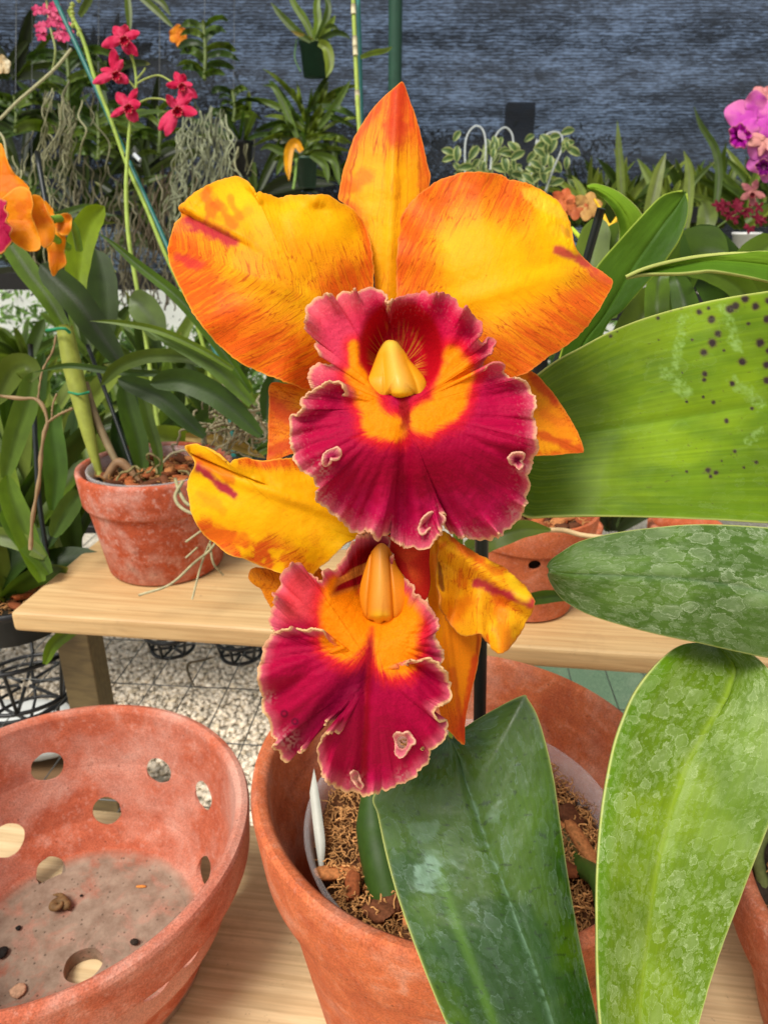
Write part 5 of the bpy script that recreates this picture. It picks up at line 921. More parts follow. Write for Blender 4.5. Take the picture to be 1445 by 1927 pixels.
for P_, r in ((((330, 900, .66), (338, 925, .655), (352, 948, .65), (372, 955, .65), (400, 985, .65), (440, 1010, .655), (450, 1040, .66)), .0016), (((345, 905, .655), (330, 935, .65), (345, 958, .648), (385, 975, .65)), .0016), (((420, 990, .655), (400, 1030, .66), (365, 1060, .66), (320, 1100, .66), (262, 1120, .665)), .0012), (((400, 1010, .66), (380, 1060, .665), (362, 1128, .66)), .001), (((395, 1020, .66), (402, 1060, .665), (420, 1082, .68)), .0011), (((372, 1030, .65), (350, 1050, .65)), .0009), (((398, 985, .66), (350, 1020, .66)), .001)):
    tubec('aerial_root', cat(PP(*P_), 30), r, M_ROOT, cp, (158, 152, 112), col2=(176, 168, 132))
def stake(pts, r, mat, label, name='plant_stake', cat_='stake'):
    o = tube(name, cat(PP(*pts), 24), r, mat, n=10); return tag(o, label, cat_)
stake([(194, 915, .76), (160, 780, .765), (110, 520, .78), (90, 400, .785), (70, 286, .79)], .0028, M_STAKE, 'dark green stake tied to the yellow green cane, rising past the orange flower at left')
stake([(258, 905, .77), (222, 800, .78), (185, 700, .79), (165, 650, .80)], .0022, M_STAKE, 'slim dark stake leaning between the canes in the whitened pot')
stake([(92, 1060, .80), (75, 948, .80), (68, 840, .80), (58, 648, .80)], .0027, M_STAKE, 'short black stake standing among the leaves left of the whitened pot')
# spindly brown twig at the left
tw = thing('bare_twig', at(70, 1020, .74), 'bare brown knobbly orchid twig climbing at the left edge', 'twig')
for pts, r in ((((58, 1035), (62, 975), (74, 905), (78, 855), (84, 815), (90, 795), (82, 765), (66, 750), (40, 750), (0, 745)), .0026), (((90, 795), (112, 780), (138, 768)), .0018), (((72, 752), (80, 700), (100, 660), (106, 630)), .0014), (((98, 790), (100, 762), (108, 740)), .0013)):
    P = cat(PP(*[(x, y, .69) for x, y in pts]), 40); tubec('stem', P, .68*r*(1+.25*np.sin(np.arange(40)*1.1)), M_STEM, tw, (142, 116, 82))
# orange flower at the left edge
def small_flower(parent, cx, cy, d, size, tips, col1, col2, lipc, lipoff=(0, .2), name='flower', w=.36, seed=0, dark=None):
    f = sub_empty(name, parent)
    for k, (ang, ln_, wd) in enumerate(tips):
        a = math.radians(ang); ex, ey = math.cos(a), -math.sin(a); nx, ny = -ey, ex; L = ln_*size; W_ = wd*size
        out = [(cx, cy), (cx+ex*L*.25+nx*W_*.4, cy+ey*L*.25+ny*W_*.4), (cx+ex*L*.6+nx*W_*.5, cy+ey*L*.6+ny*W_*.5), (cx+ex*L*.88+nx*W_*.26, cy+ey*L*.88+ny*W_*.26), (cx+ex*L, cy+ey*L), (cx+ex*L*.88-nx*W_*.28, cy+ey*L*.88-ny*W_*.28), (cx+ex*L*.6-nx*W_*.5, cy+ey*L*.6-ny*W_*.5), (cx+ex*L*.25-nx*W_*.4, cy+ey*L*.25-ny*W_*.4)]
        sc_ = d/F*1000*size
        def df(X, Y, S, T, E, ex=ex, ey=ey, nx=nx, ny=ny, L=L, W_=W_, k=k): al = ((X-cx)*ex+(Y-cy)*ey)/L; ac = ((X-cx)*nx+(Y-cy)*ny)/W_; return sc_*(.25*al*al*(1 if k % 2 else -.6)+.35*ac*ac-.15*al+.04*np.sin(T*30+k)*S**3)-k*.8
        def cf(X, Y, S, T, E): n = fbm(X*.05+seed, Y*.05); c = np.broadcast_to(lin(col1), (len(X), 3)).copy(); return mixc(c, col2, ss(.4, .7, n)*.7+(1-ss(0, size*.06, E))*.4)
        patch('petal', out, (cx+ex*L*.5, cy+ey*L*.5), d, df, cf, M_PETAL, f, nt=70, ns=14, solid=.0006)
    if lipc is not None:
        lx, ly = cx+lipoff[0]*size, cy+lipoff[1]*size; out = [(lx+size*w*math.cos(t_)*(1+.16*math.sin(5*t_+seed)), ly+size*w*1.1*math.sin(t_)*(1+.12*math.sin(7*t_))) for t_ in np.linspace(0, 6.28, 22, endpoint=False)]
        sc_ = d/F*1000*size
        def cf(X, Y, S, T, E): c = np.broadcast_to(lin(lipc), (len(X), 3)).copy(); c = mixc(c, (250, 190, 60) if dark is None else dark, (1-ss(.1, .45, S))*.8); return mixc(c, (236, 150, 140), ss(.85, 1, S)*.6)
        patch('lip', out, (lx, ly), d, lambda X, Y, S, T, E: -sc_*(.22+.1*np.sin(T*2*np.pi*9)*S**3+.12*S*S)+sc_*.25*(1-ss(.1, .6, S)), cf, M_LIP, f, nt=120, ns=16, jag=size*.02, jagf=40, solid=.0006)
    return f
lf = thing('orchid_plant', at(-60, 620, .80), 'orange flowering orchid with a crimson lip cut off by the left edge', 'orchid')
def tpet(par, pts, d, c1, c2, sc_=1.0, seed=0, mat=None, nm='petal', jag=1.0, n=150):
    P_ = np.array(pts, float); cx, cy = P_.mean(0); R_ = np.hypot(*(P_-[cx, cy]).T).max()
    def cf(X, Y, S, T, E): c = np.broadcast_to(lin(c1), (len(X), 3)).copy(); c = mixc(c, c2, ss(.4, .7, fbm(X*.04+seed, Y*.04))*.7); return mixc(c, (252, 196, 80), (1-ss(0, 5, E))*.5)
    return patch(nm, pts, (cx, cy), d, lambda X, Y, S, T, E: sc_*(6*((X-cx)/R_)**2-3*np.abs((Y-cy)/R_)+2.2*np.sin(T*6.28*4+seed)*S**3+3*(fbm(X*.03+seed, Y*.03)-.5)), cf, mat or M_PETAL, par, nt=n, ns=28, jag=jag, jagf=30, solid=.0007)
f1 = sub_empty('flower', lf); f2 = sub_empty('flower', lf)
O1, O2 = (246, 150, 14), (232, 112, 22)
tpet(f1, [(-30, 340), (-12, 300), (0, 271), (8, 280), (14, 302), (30, 328), (52, 348), (56, 362), (40, 376), (0, 384)], .61, O1, O2, seed=1)
tpet(f1, [(-20, 400), (14, 366), (36, 352), (56, 358), (63, 384), (61, 404), (70, 432), (77, 452), (75, 470), (52, 472), (20, 452), (0, 430)], .595, O1, O2, seed=2)
tpet(f1, [(40, 370), (57, 366), (78, 371), (92, 400), (105, 430), (98, 458), (80, 464), (62, 420)], .63, O1, O2, seed=3)
tpet(f1, [(-40, 362), (-14, 366), (0, 373), (13, 379), (9, 392), (17, 404), (13, 414), (23, 430), (20, 446), (24, 456), (12, 468), (6, 476), (-14, 482), (-40, 470)], .575, (168, 10, 60), (200, 40, 90), seed=4, mat=M_LIP, nm='lip', jag=2.5, n=260)
tpet(f2, [(84, 378), (99, 392), (103, 406), (112, 414), (116, 440), (104, 470), (92, 450), (84, 410)], .69, O1, O2, seed=5)
tpet(f2, [(96, 408), (114, 403), (130, 402), (136, 412), (134, 434), (124, 444), (108, 436)], .68, O1, O2, seed=6)
tpet(f2, [(90, 440), (112, 436), (124, 446), (122, 474), (126, 496), (112, 508), (100, 520), (92, 490)], .685, O1, O2, seed=7)
tubec('flower_stem', cat(PP((-10, 470, .63), (60, 412, .66), (92, 440, .67), (130, 466, .70)), 24), .0036, M_STEM, lf, (116, 156, 40))
tubec('flower_stem', cat(PP((96, 414, .67), (118, 412, .68), (140, 428, .69), (150, 470, .71)), 20), .0036, M_STEM, lf, (112, 150, 44))
tubec('cane', cat(np.vstack([at(-10, 470, .63), at(-70, 560, .72), at(-90, 800, .85), at(-110, 1200, 1.0), [-.9, 1.1, .30]]), 20), .008, M_STEM, lf, (96, 120, 50))
# thick foliage at the left below
def clump(name, base_px, d, n, Lpx, wpx, cols, label, cat_='plant', spread=1.0, up=1.0, group=None, dj=.06, seed=0, arch=.35, prof=None, pot=None, lean=0, root=None):
    rs = np.random.RandomState(seed); b = at(base_px[0], base_px[1], d); r = root or thing(name, b, label, cat_, group)
    for i in range(n):
        a = rs.uniform(-1, 1)*spread+lean; L = Lpx*rs.uniform(.55, 1.1); x, y = base_px[0]+rs.randn()*wpx*.5, base_px[1]; P = []; dd = d; dz = rs.uniform(-1, 1)*dj*d/4; cv = a*arch*rs.uniform(.4, 1.5)
        for k in range(6):
            P.append((x, y, dd)); th = a+cv*k*.55; x += math.sin(th)*L/5; y -= math.cos(th)*L/5*up; dd += dz
        bl(r, P, wpx*rs.uniform(.7, 1.2), cols[rs.randint(len(cols))], d, roll=rs.uniform(-.9, .9), prof=prof or OV, nv=5, nu=12, tipf=.1 if rs.rand() < .2 else 0)
    return r
LM = [(92, 124, 54), (66, 98, 42), (112, 142, 66), (52, 82, 38), (126, 152, 92)]
lm = [((20, 1040), .86, 12, 330, 46, 'broad leaved orchid crowding the left edge behind the black stake', .5, 3), ((110, 1060), .95, 12, 300, 40, 'green orchid leaves filling the gap left of the whitened pot', .5, 4), ((-20, 1130), .80, 9, 260, 52, 'low orchid with drooping leaves above the black basket at left', .9, 5), ((60, 900), 1.15, 12, 280, 36, 'orchid in shade behind the bare twig', .6, 6), ((200, 960), 1.2, 12, 260, 34, 'shaded orchid leaves behind the rim of the whitened pot', .7, 7), ((330, 860), 1.3, 10, 200, 34, 'dark orchid leaves behind the strap leaves, left of the flowers', .8, 8)]
for b_, d, n, L, w_, lab, sp_, sd_ in lm: clump('orchid_plant', b_, d, n, L, w_, LM, lab, 'orchid', spread=sp_, seed=sd_, group='shaded orchids crowding behind the plank')
for q in ([(40, 1050), (60, 980), (30, 920), (15, 895)], [(95, 1000), (115, 960), (150, 925)], [(60, 1090), (90, 1040), (120, 1000), (150, 985)], [(0, 1000), (40, 1010), (80, 1050), (95, 1080)]):
    pass
x_ = thing('orchid_plant', at(60, 1080, .74), 'orchid whose pointed green leaves hang over the black basket left of the plank', 'orchid')
for q, w_, c_ in (([(95, 1080), (60, 1030), (25, 985), (8, 955)], 40, (86, 124, 40)), ([(80, 1095), (50, 1010), (20, 930), (14, 893)], 44, (96, 134, 36)), ([(100, 1010), (118, 975), (140, 940), (155, 925)], 40, (74, 108, 58)), ([(85, 1050), (50, 1025), (10, 1010), (-30, 1005)], 36, (110, 138, 76)), ([(10, 900), (30, 820), (50, 760), (62, 700)], 44, (92, 126, 60)), ([(100, 960), (105, 880), (95, 800), (110, 760)], 46, (66, 104, 38)), ([(-10, 760), (20, 700), (50, 690), (60, 720)], 50, (98, 124, 62)), ([(85, 1250), (100, 1215), (130, 1190), (160, 1175)], 26, (104, 142, 50))):
    bl(x_, [(a, b, .74) for a, b in q], w_, c_, .74, prof=OV)
# dark planter and wire baskets, lower left
def ring(mb, px, py, d, rx, r=.0016, tilt=0, ysq=.35):
    c = at(px, py, d); R = rx*d/F; a = np.linspace(0, 2*np.pi, 40); V, Fc = tube_vf(np.stack([c[0]+R*np.cos(a), c[1]+R*np.sin(a), c[2]+0*a], 1), r, 7, False); mb.add(V, Fc); return c, R
def basket(px, py, d, rx, hgt, label, nbar=8):
    c = at(px, py, d); R = rx*d/F; r = thing('pot_ring_basket', c-[0, 0, hgt], label, 'basket', 'black hanging pot baskets'); mb = MB()
    for z, k in ((0, 1), (-hgt, .8)):
        a = np.linspace(0, 2*np.pi, 48); V, Fc = tube_vf(np.stack([c[0]+R*k*np.cos(a), c[1]+R*k*np.sin(a), c[2]+z+0*a], 1), .0028, 8, False); mb.add(V, Fc)
    mb.build('ring', M_BLACKPL, r); mb = MB()
    for k in range(nbar): a = k*2*np.pi/nbar+.3; V, Fc = tube_vf(np.array([[c[0]+R*math.cos(a), c[1]+R*math.sin(a), c[2]], [c[0]+R*.8*math.cos(a), c[1]+R*.8*math.sin(a), c[2]-hgt], [c[0]+R*.1*math.cos(a), c[1]+R*.1*math.sin(a), c[2]-hgt*1.02]]), .0024, 6, False); mb.add(V, Fc)
    mb.build('bars', M_BLACKPL, r); return r
basket(30, 1200, .92, 125, .07, 'black open ring basket hanging at the far left under the plank end')
basket(45, 1300, .98, 95, .05, 'lower black ring basket at the far left above the printed bag')
basket(322, 1186, 1.02, 48, .028, 'small black ring basket just under the plank, left one of the pair', 6)
basket(452, 1198, 1.02, 46, .028, 'small black ring basket just under the plank, right one of the pair', 6)
dp = at(20, 1110, .83); o = lathe('plastic_pot', [(.003, -.045), (.055, -.045), (.062, -.012), (.066, -.010), (.067, 0), (.063, .001), (.06, -.01), (.052, -.04), (.003, -.041)], dp, M_BLACKPL, n=60); tag(o, 'black plastic pot of moss at the left edge beside the plank end', 'plastic pot')
medium(dp, .060, .006, 'potting_mix', 'mossy mix in the black pot at the left edge', nfib=160, nbark=24, seed=12, soil=(40, 34, 22))
# printed sack on the gravel, lower left
def sack():
    c = on_h(25, 1345, 1.0); n, k = 30, 24; u = np.linspace(-1, 1, n)[:, None]; v = np.linspace(0, 2*np.pi, k, endpoint=False)[None]
    x = .16*u*np.ones_like(v); y = .085*np.cos(v)*(1-np.abs(u)**4*.5); z = .05*np.sin(v)*(1-np.abs(u)**4*.6)+.012*(fbm(u*3, v*1.5)-.5)
    V = np.stack([c[0]+x, c[1]+y, .36+z], -1).reshape(-1, 3); o = mesh('printed_sack', V, gridf(n, k, True), mat_plain('white_sack', (196, 198, 194), .6, .3, .15, ns=20)); tag(o, 'white printed sack lying under the black baskets at the far left', 'sack')
    s = box('crate', (c[0], c[1], .15), (.4, .26, .30), .1, mat_wood('crate_wood', a=(120, 92, 62), b2=(90, 66, 44))); tag(s, 'brown wooden crate under the white printed sack', 'crate')
    cu = bpy.data.curves.new('lettering', 'FONT'); cu.body = '57'; cu.size = .075; cu.extrude = .0006; t_ = bpy.data.objects.new('lettering', cu); C.objects.link(t_)
    dg = bpy.context.evaluated_depsgraph_get(); me = bpy.data.meshes.new_from_object(t_.evaluated_get(dg)); bpy.data.objects.remove(t_)
    q = bpy.data.objects.new('lettering', me); me.materials.append(mat_plain('blue_ink', (30, 62, 110), .5)); C.objects.link(q); q.parent = o; q.location = (c[0]-.02, c[1]-.088, .345); q.rotation_euler = (math.radians(72), 0, .1)
sack()
# fallen strip lying on the wire
o = tube('dry_strip', cat(np.vstack([on_h(405, 1236, .555)[None], on_h(380, 1243, .553)[None], on_h(356, 1248, .555)[None], on_h(354, 1265, .553)[None], on_h(368, 1294, .556)[None]]), 24), np.r_[np.linspace(.0006, .002, 12), np.linspace(.002, .0006, 12)], mat_plain('dry_leaf_strip', (96, 84, 60), .7), n=6); tag(o, 'curled dry leaf strip lying on the wire mesh', 'leaf strip')
# ---------------------------------------------------------------- long spikes tied to the teal stake
tp = thing('orchid_plant', at(300, 820, .95), 'tall orchid spike of small pink star flowers tied to a leaning teal stake', 'orchid')
stake([(100, -10, 1.0), (172, 145, .99), (234, 284, .98), (300, 430, .965), (340, 520, .95), (420, 700, .93), (440, 860, .92)], .0033, M_TEAL, 'long teal stake leaning across the upper left with a tied flower spike')
tubec('flower_stem', cat(PP((130, 20, .985), (157, 75, .985), (180, 150, .983), (209, 225, .98), (239, 309, .975), (275, 390, .965), (309, 473, .955), (380, 640, .95), (420, 860, .95)), 50), .0028, M_STEM, tp, (138, 160, 62))
tubec('flower_stem', cat(PP((247, 95, .95), (256, 140, .95), (256, 170, .95), (247, 215, .95), (240, 300, .95), (238, 370, .95), (243, 450, .95), (258, 540, .955), (275, 640, .96), (300, 820, .96)), 60), np.r_[np.linspace(.0014, .0026, 20), np.full(40, .0028)], M_STEM, tp, (152, 172, 78))
for e in (((256, 168), (240, 150), (222, 148)), ((254, 160), (275, 148), (300, 142), (325, 155)), ((250, 200), (280, 186), (310, 188), (325, 200)), ((256, 130), (244, 100), (238, 85)), ((252, 205), (242, 208), (236, 210)), ((257, 150), (270, 135), (274, 128))):
    tubec('pedicel', cat(PP(*[(x, y, .95) for x, y in e]), 12), .0012, M_STEM, tp, (156, 168, 84))
for cx, cy, s_, rot, sd_ in ((232, 72, 46, 90, 1), (217, 138, 44, 100, 2), (240, 200, 44, 80, 3), (341, 160, 36, 60, 4), (332, 205, 50, 20, 5)):
    rr_ = np.random.RandomState(sd_+40); small_flower(tp, cx, cy, .94, s_, [(rot+o_+rr_.uniform(-24, 24), rr_.uniform(.55, 1.12), rr_.uniform(.3, .5)) for o_ in (0, 60, 125, 205, -55, -120)], (206, 30, 76), (226, 70, 110), (196, 26, 60), (.05, .1), w=.2, seed=sd_, dark=(240, 110, 50))
for k in range(9): x, y = 134+RS.rand()*16, 5+k*8; tubec('bud', cat(PP((x, y, .985), (x+6*(RS.rand()-.5), y-9, .985)), 8), np.sin(np.linspace(.3, 2.9, 8))*.0035, M_STEM, tp, (150, 160, 80))
tubec('clip', cat(PP((238, 292, .965), (252, 298, .955), (262, 296, .96), (258, 306, .965)), 12), .0035, M_STEM, tp, (26, 40, 44)); tubec('clip', cat(PP((252, 290, .95), (264, 302, .95)), 8), .0028, M_STEM, tp, (190, 196, 200))
pk = thing('orchid_plant', at(100, 200, 1.35), 'hanging orchid with a small crowded spike of pink flowers at top left', 'orchid')
for k in range(17):
    x, y = (92+RS.randn()*10, 10+RS.rand()*70) if k < 11 else (120+RS.randn()*8, 45+RS.rand()*40)
    small_flower(pk, x, y, 1.3, 13, [(a+RS.rand()*40, .9, .6) for a in (0, 72, 144, 216, 288)], (206, 60, 110), (226, 110, 140), None, seed=k)
tubec('flower_stem', cat(PP((88, 0, 1.3), (95, 50, 1.3), (105, 95, 1.3), (98, 140, 1.32)), 14), .002, M_STEM, pk, (140, 150, 90))
tubec('aerial_root', cat(PP((135, 92, 1.3), (105, 128, 1.3), (70, 160, 1.3), (35, 190, 1.3), (0, 225, 1.3)), 40), .0026, M_ROOT, pk, (172, 168, 130)); tubec('aerial_root', cat(PP((-5, 245, 1.3), (8, 262, 1.3), (14, 300, 1.3)), 12), .002, M_ROOT, pk, (172, 168, 130))
of = thing('orchid_plant', at(336, 30, 1.9), 'hanging orchid with one small orange bloom below the top edge', 'orchid')
small_flower(of, 336, 65, 1.85, 22, [(90, .9, .8), (20, .8, .9), (160, .8, .9), (-40, .9, .8), (-140, .9, .8), (-90, 1, .7)], (236, 150, 40), (222, 120, 30), None, seed=2); small_flower(of, 342, 78, 1.84, 15, [(90, .9, .8), (0, .8, .9), (180, .8, .9), (-60, .9, .8), (-120, .9, .8)], (230, 140, 36), (214, 110, 30), None, seed=3)
for q in ([(250, -20), (290, 15), (320, 45), (330, 55)], [(240, -10), (243, 30), (245, 60)], [(150, 30), (165, 5), (180, -20)], [(262, -20), (300, 0), (322, 30)]): bl(of, [(a, b, 1.9) for a, b in q], 13, (92, 116, 60), 1.9, prof=NR)
wf = thing('orchid_plant', at(-20, 150, 1.2), 'pale cream flower just entering at the left edge', 'orchid')
small_flower(wf, 4, 122, 1.2, 22, [(90, .9, .8), (10, .8, .9), (170, .8, .9), (-50, .9, .8), (-120, .9, .8)], (232, 222, 190), (206, 170, 110), None, seed=5)
# ---------------------------------------------------------------- hanging vandas with curly roots
VC = [(74, 104, 46), (56, 86, 38), (94, 122, 60), (50, 76, 40)]
def vanda(px, py, d, label, leaves, boxes, nroots, seed, Lpx=150, wpx=13, stem=90, group='bare rooted orchids hanging in front of the shade cloth', rcol=(150, 148, 112)):
    rs = np.random.RandomState(seed); r = thing('hanging_orchid', at(px, py, d), label, 'orchid', group)
    tubec('stem', cat(PP((px, py, d), (px+2, py-stem*.5, d), (px-2, py-stem, d)), 10), .005*d/1.8, M_STEM, r, (90, 104, 50))
    for i in range(leaves):
        y0 = py-stem*i/leaves; s = 1 if i % 2 else -1; L = Lpx*rs.uniform(.5, 1.05); a = rs.uniform(.5, 1.0); P = [(px, y0, d)]
        for k in range(1, 6): t = k/5; P.append((px+s*L*t*math.sin(a)*(.9), y0-L*math.cos(a)*t*.85+L*.55*t*t, d+rs.uniform(-.3, .3)*.1*t*d))
        bl(r, P, wpx*rs.uniform(.8, 1.2), VC[rs.randint(4)], d, roll=rs.uniform(-1, 1), prof=NR, nv=5, nu=12)
    rootmass(r, boxes, int(nroots*.6), tuple(v*.95 for v in rcol), d*.94, d*1.08, (.0009*d/1.5, .0020*d/1.5), .72, seed, (18, 50)); tubec('hanging_wire', PP((px, py-stem, d), (px+2, -60, d)), .0007, M_WIRE, r, (150, 150, 150)); return r
vanda(128, 190, 1.55, 'bare rooted orchid with long pale loops of root at the upper left', 12, [(78, 150, 150, 340), (85, 180, 130, 350), (60, 150, 175, 300)], 60, 51)
vanda(385, 150, 1.75, 'orchid with upright leaves above a thick skirt of pale roots, left of the black pot', 14, [(320, 190, 425, 400), (345, 200, 430, 330), (330, 220, 400, 430)], 85, 52, Lpx=95, wpx=14, stem=110, rcol=(150, 154, 122))
vanda(30, 250, 1.5, 'bare rooted orchid with drooping dark leaves by the left edge', 14, [(70, 300, 130, 480), (0, 280, 60, 400)], 34, 53, Lpx=120, wpx=18, stem=70)
vanda(185, 300, 1.9, 'shaded orchid with tangled roots behind the teal stake', 12, [(130, 290, 240, 480), (200, 320, 330, 520), (230, 400, 330, 560)], 80, 54, Lpx=110, rcol=(118, 112, 88))
vanda(300, 290, 2.05, 'orchid in deep shade with long brown roots hanging low', 10, [(250, 330, 340, 560), (280, 300, 420, 480)], 70, 55, Lpx=100, rcol=(112, 98, 76))
vanda(440, 230, 2.3, 'small dark orchid hanging behind the black pot', 12, [(410, 250, 480, 330)], 14, 56, Lpx=80, wpx=10, stem=60)
vanda(60, 420, 2.1, 'orchid in deep shade behind the orange flower', 12, [(0, 330, 160, 500), (100, 380, 240, 520)], 60, 57, Lpx=120, rcol=(104, 98, 72))
clump('orchid_plant', (200, 250), 2.0, 14, 130, 14, VC, 'dark leafy orchid in the shade between the pink flowers and the roots', 'orchid', spread=1.5, seed=61, group='shaded orchids hanging at the upper left')
clump('orchid_plant', (120, 250), 2.1, 12, 150, 14, VC, 'dark leafy orchid above the pale loops of root at upper left', 'orchid', spread=1.4, seed=62, group='shaded orchids hanging at the upper left')
clump('orchid_plant', (20, 470), 1.3, 14, 190, 12, [(80, 110, 60), (60, 90, 44)], 'thin leaved orchid low at the left edge beneath the roots', 'orchid', spread=1.2, seed=63, group='shaded orchids hanging at the upper left')
DK = [(44, 60, 30), (58, 78, 38), (36, 50, 26), (70, 92, 46)]  # deep greens: background shade put into the leaf colours
for k, (bx, by, d_, n_, L_, lab) in enumerate(((40, 330, 2.7, 16, 200, 'dark leafy orchid in the shade above the orange flower at left'), (150, 420, 2.6, 16, 190, 'dark leafy orchid low behind the leaning teal stake'), (270, 330, 2.8, 16, 190, 'dark leafy orchid between the pink flowers and the pale root skirt'), (300, 470, 2.5, 18, 180, 'dark leafy orchid behind the tip of the left petal'), (60, 520, 2.3, 16, 160, 'dark leafy orchid just above the pale backdrop at the left edge'), (480, 380, 2.9, 14, 170, 'dark leafy orchid under the black hanging pot'), (640, 340, 2.9, 14, 170, 'dark leafy orchid close to the left side of the top sepal'), (390, 520, 2.4, 14, 160, 'dark leafy orchid hidden beside the left petal edge'), (200, 150, 2.8, 14, 120, 'dark leafy orchid hanging beside the top pink flower'), (20, 150, 2.7, 14, 140, 'dark leafy orchid hanging at the top left corner'))):
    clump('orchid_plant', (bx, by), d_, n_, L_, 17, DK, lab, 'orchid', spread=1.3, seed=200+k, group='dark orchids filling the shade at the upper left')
for k, (bx, by, d_, n_, L_, lab) in enumerate(((170, 700, 1.7, 14, 150, 'green orchid seen between cane and stake under the pale backdrop'), (60, 690, 1.8, 14, 130, 'green orchid behind the bare twig under the pale backdrop'), (300, 740, 1.6, 16, 190, 'green orchid behind the fan of strap leaves'), (400, 800, 1.5, 16, 200, 'green orchid in shade left of the lower petal'), (250, 860, 1.45, 14, 170, 'green orchid directly behind the rim of the whitened pot'), (470, 860, 1.4, 12, 180, 'green orchid tucked behind the lateral sepal of the upper flower'), (110, 860, 1.4, 12, 170, 'green orchid behind the foot of the yellow green cane'), (20, 800, 1.35, 12, 170, 'green orchid at the left edge behind the twig'))):
    clump('orchid_plant', (bx, by), d_, n_, L_, 20, [(70, 98, 46), (90, 120, 58), (54, 78, 38), (112, 140, 74)], lab, 'orchid', spread=1.2, seed=230+k, group='orchids on the staging below the pale wall')
# hanging green pot with an orchid
def tpot(px, py, d, wpx, hpx, mat, label, name='hanging_pot', tp_=.78, group=None):
    R = wpx/2*d/F; H = hpx*d/F; c = at(px, py, d); o = lathe(name, [(.002, -H), (R*tp_, -H), (R*.97, -H*.10), (R*1.06, -H*.095), (R*1.07, 0), (R*.98, .001), (R*.95, -H*.1), (R*tp_*.93, -H*.9), (.002, -H*.9)], c, mat, n=40); tag(o, label, 'plastic pot', group)
    s = lathe('potting_mix', [(R*.96, -H*.08), (R*.5, -H*.03), (.002, -H*.02)], c, mat_plain('dark_mix', (58, 46, 32), .9, .2, .4, ns=300), o, n=30, closed=False); return c
M_GPOT = mat_plain('green_plastic', (34, 66, 48), .45, .4)
tpot(590, 76, 2.25, 54, 60, M_GPOT, 'dark green plastic pot hanging near the top centre')
hp = thing('orchid_plant', at(590, 76, 2.25), 'short strap leaved orchid in the green pot hanging at top centre', 'orchid')
for q, w_, c_ in (([(585, 78), (560, 60), (530, 30), (510, 5)], 14, (84, 112, 48)), ([(590, 78), (575, 40), (555, 10), (540, -20)], 14, (96, 126, 56)), ([(592, 76), (598, 40), (596, 10), (600, -20)], 15, (106, 138, 58)), ([(596, 76), (612, 40), (618, 10), (608, -20)], 13, (78, 108, 44)), ([(600, 78), (615, 55), (628, 35), (630, 28)], 13, (110, 140, 60)), ([(600, 80), (615, 90), (620, 120), (614, 146)], 20, (118, 142, 66)), ([(600, 76), (630, 62), (650, 66), (660, 74)], 11, (60, 88, 44)), ([(598, 74), (622, 50), (640, 60)], 11, (70, 96, 44)), ([(590, 76), (565, 66), (548, 58)], 8, (150, 140, 90))): bl(hp, [(a, b, 2.2) for a, b in q], w_, c_, 2.2, prof=NR)
tubec('pot_hanger', cat(PP((558, 75, 2.25), (555, 110, 2.2), (566, 135, 2.2)), 10), .0025, M_STEM, hp, (70, 100, 60)); tubec('pot_hanger', PP((622, 80, 2.25), (620, 40, 2.25), (610, -60, 2.25)), .0012, M_STEM, hp, (110, 120, 110))
tpot(449, 266, 2.35, 52, 60, M_BLACKPL, 'black square sided pot hanging beside the skirt of pale roots')
clump('orchid_plant', (449, 268), 2.35, 10, 90, 12, VC, 'thin leaved orchid growing in the black hanging pot', 'orchid', spread=1.2, seed=64)
tpot(576, 296, 2.3, 42, 52, M_GPOT, 'dark green plastic pot beneath the fan of leaves left of the top sepal')
vb = thing('orchid_plant', at(576, 296, 2.3), 'fan shaped orchid with one yellowing leaf left of the top sepal', 'orchid'); rs_ = np.random.RandomState(5)
for i in range(34):
    s = 1 if i % 2 else -1; y0 = 300-rs_.rand()*90; a = rs_.uniform(.12, 1.25); L = rs_.uniform(70, 165) if a < .8 else rs_.uniform(60, 110); P = []
    for k in range(6): t = k/5; P.append((574+s*L*t*math.sin(a), y0-L*math.cos(a)*t+L*.42*t*t*(a+.1), 2.3+rs_.uniform(-.1, .1)*t))
    bl(vb, P, rs_.uniform(9, 15), [(88, 118, 46), (64, 96, 38), (108, 134, 58), (76, 104, 52)][rs_.randint(4)], 2.3, roll=rs_.uniform(-1, 1), prof=NR, nv=5, nu=12)
bl(vb, [(568, 285, 2.2), (556, 268, 2.2), (545, 280, 2.2), (542, 310, 2.2), (544, 340, 2.2)], 17, (232, 168, 20), 2.2, prof=NR, label='yellowing leaf hanging down')
for q in ([(590, 290), (625, 300), (635, 330), (640, 350)], [(585, 292), (610, 310), (618, 345)], [(560, 292), (530, 285), (505, 275), (490, 282)], [(562, 296), (535, 300), (520, 330)], [(600, 240), (630, 200), (660, 150)], [(560, 260), (520, 170), (495, 160)]): bl(vb, [(a, b, 2.25) for a, b in q], 14, (86, 116, 56), 2.25, prof=NR)
tubec('stem', cat(PP((558, 300, 2.25), (556, 330, 2.2), (552, 356, 2.2)), 8), .004, M_STEM, vb, (120, 150, 70))
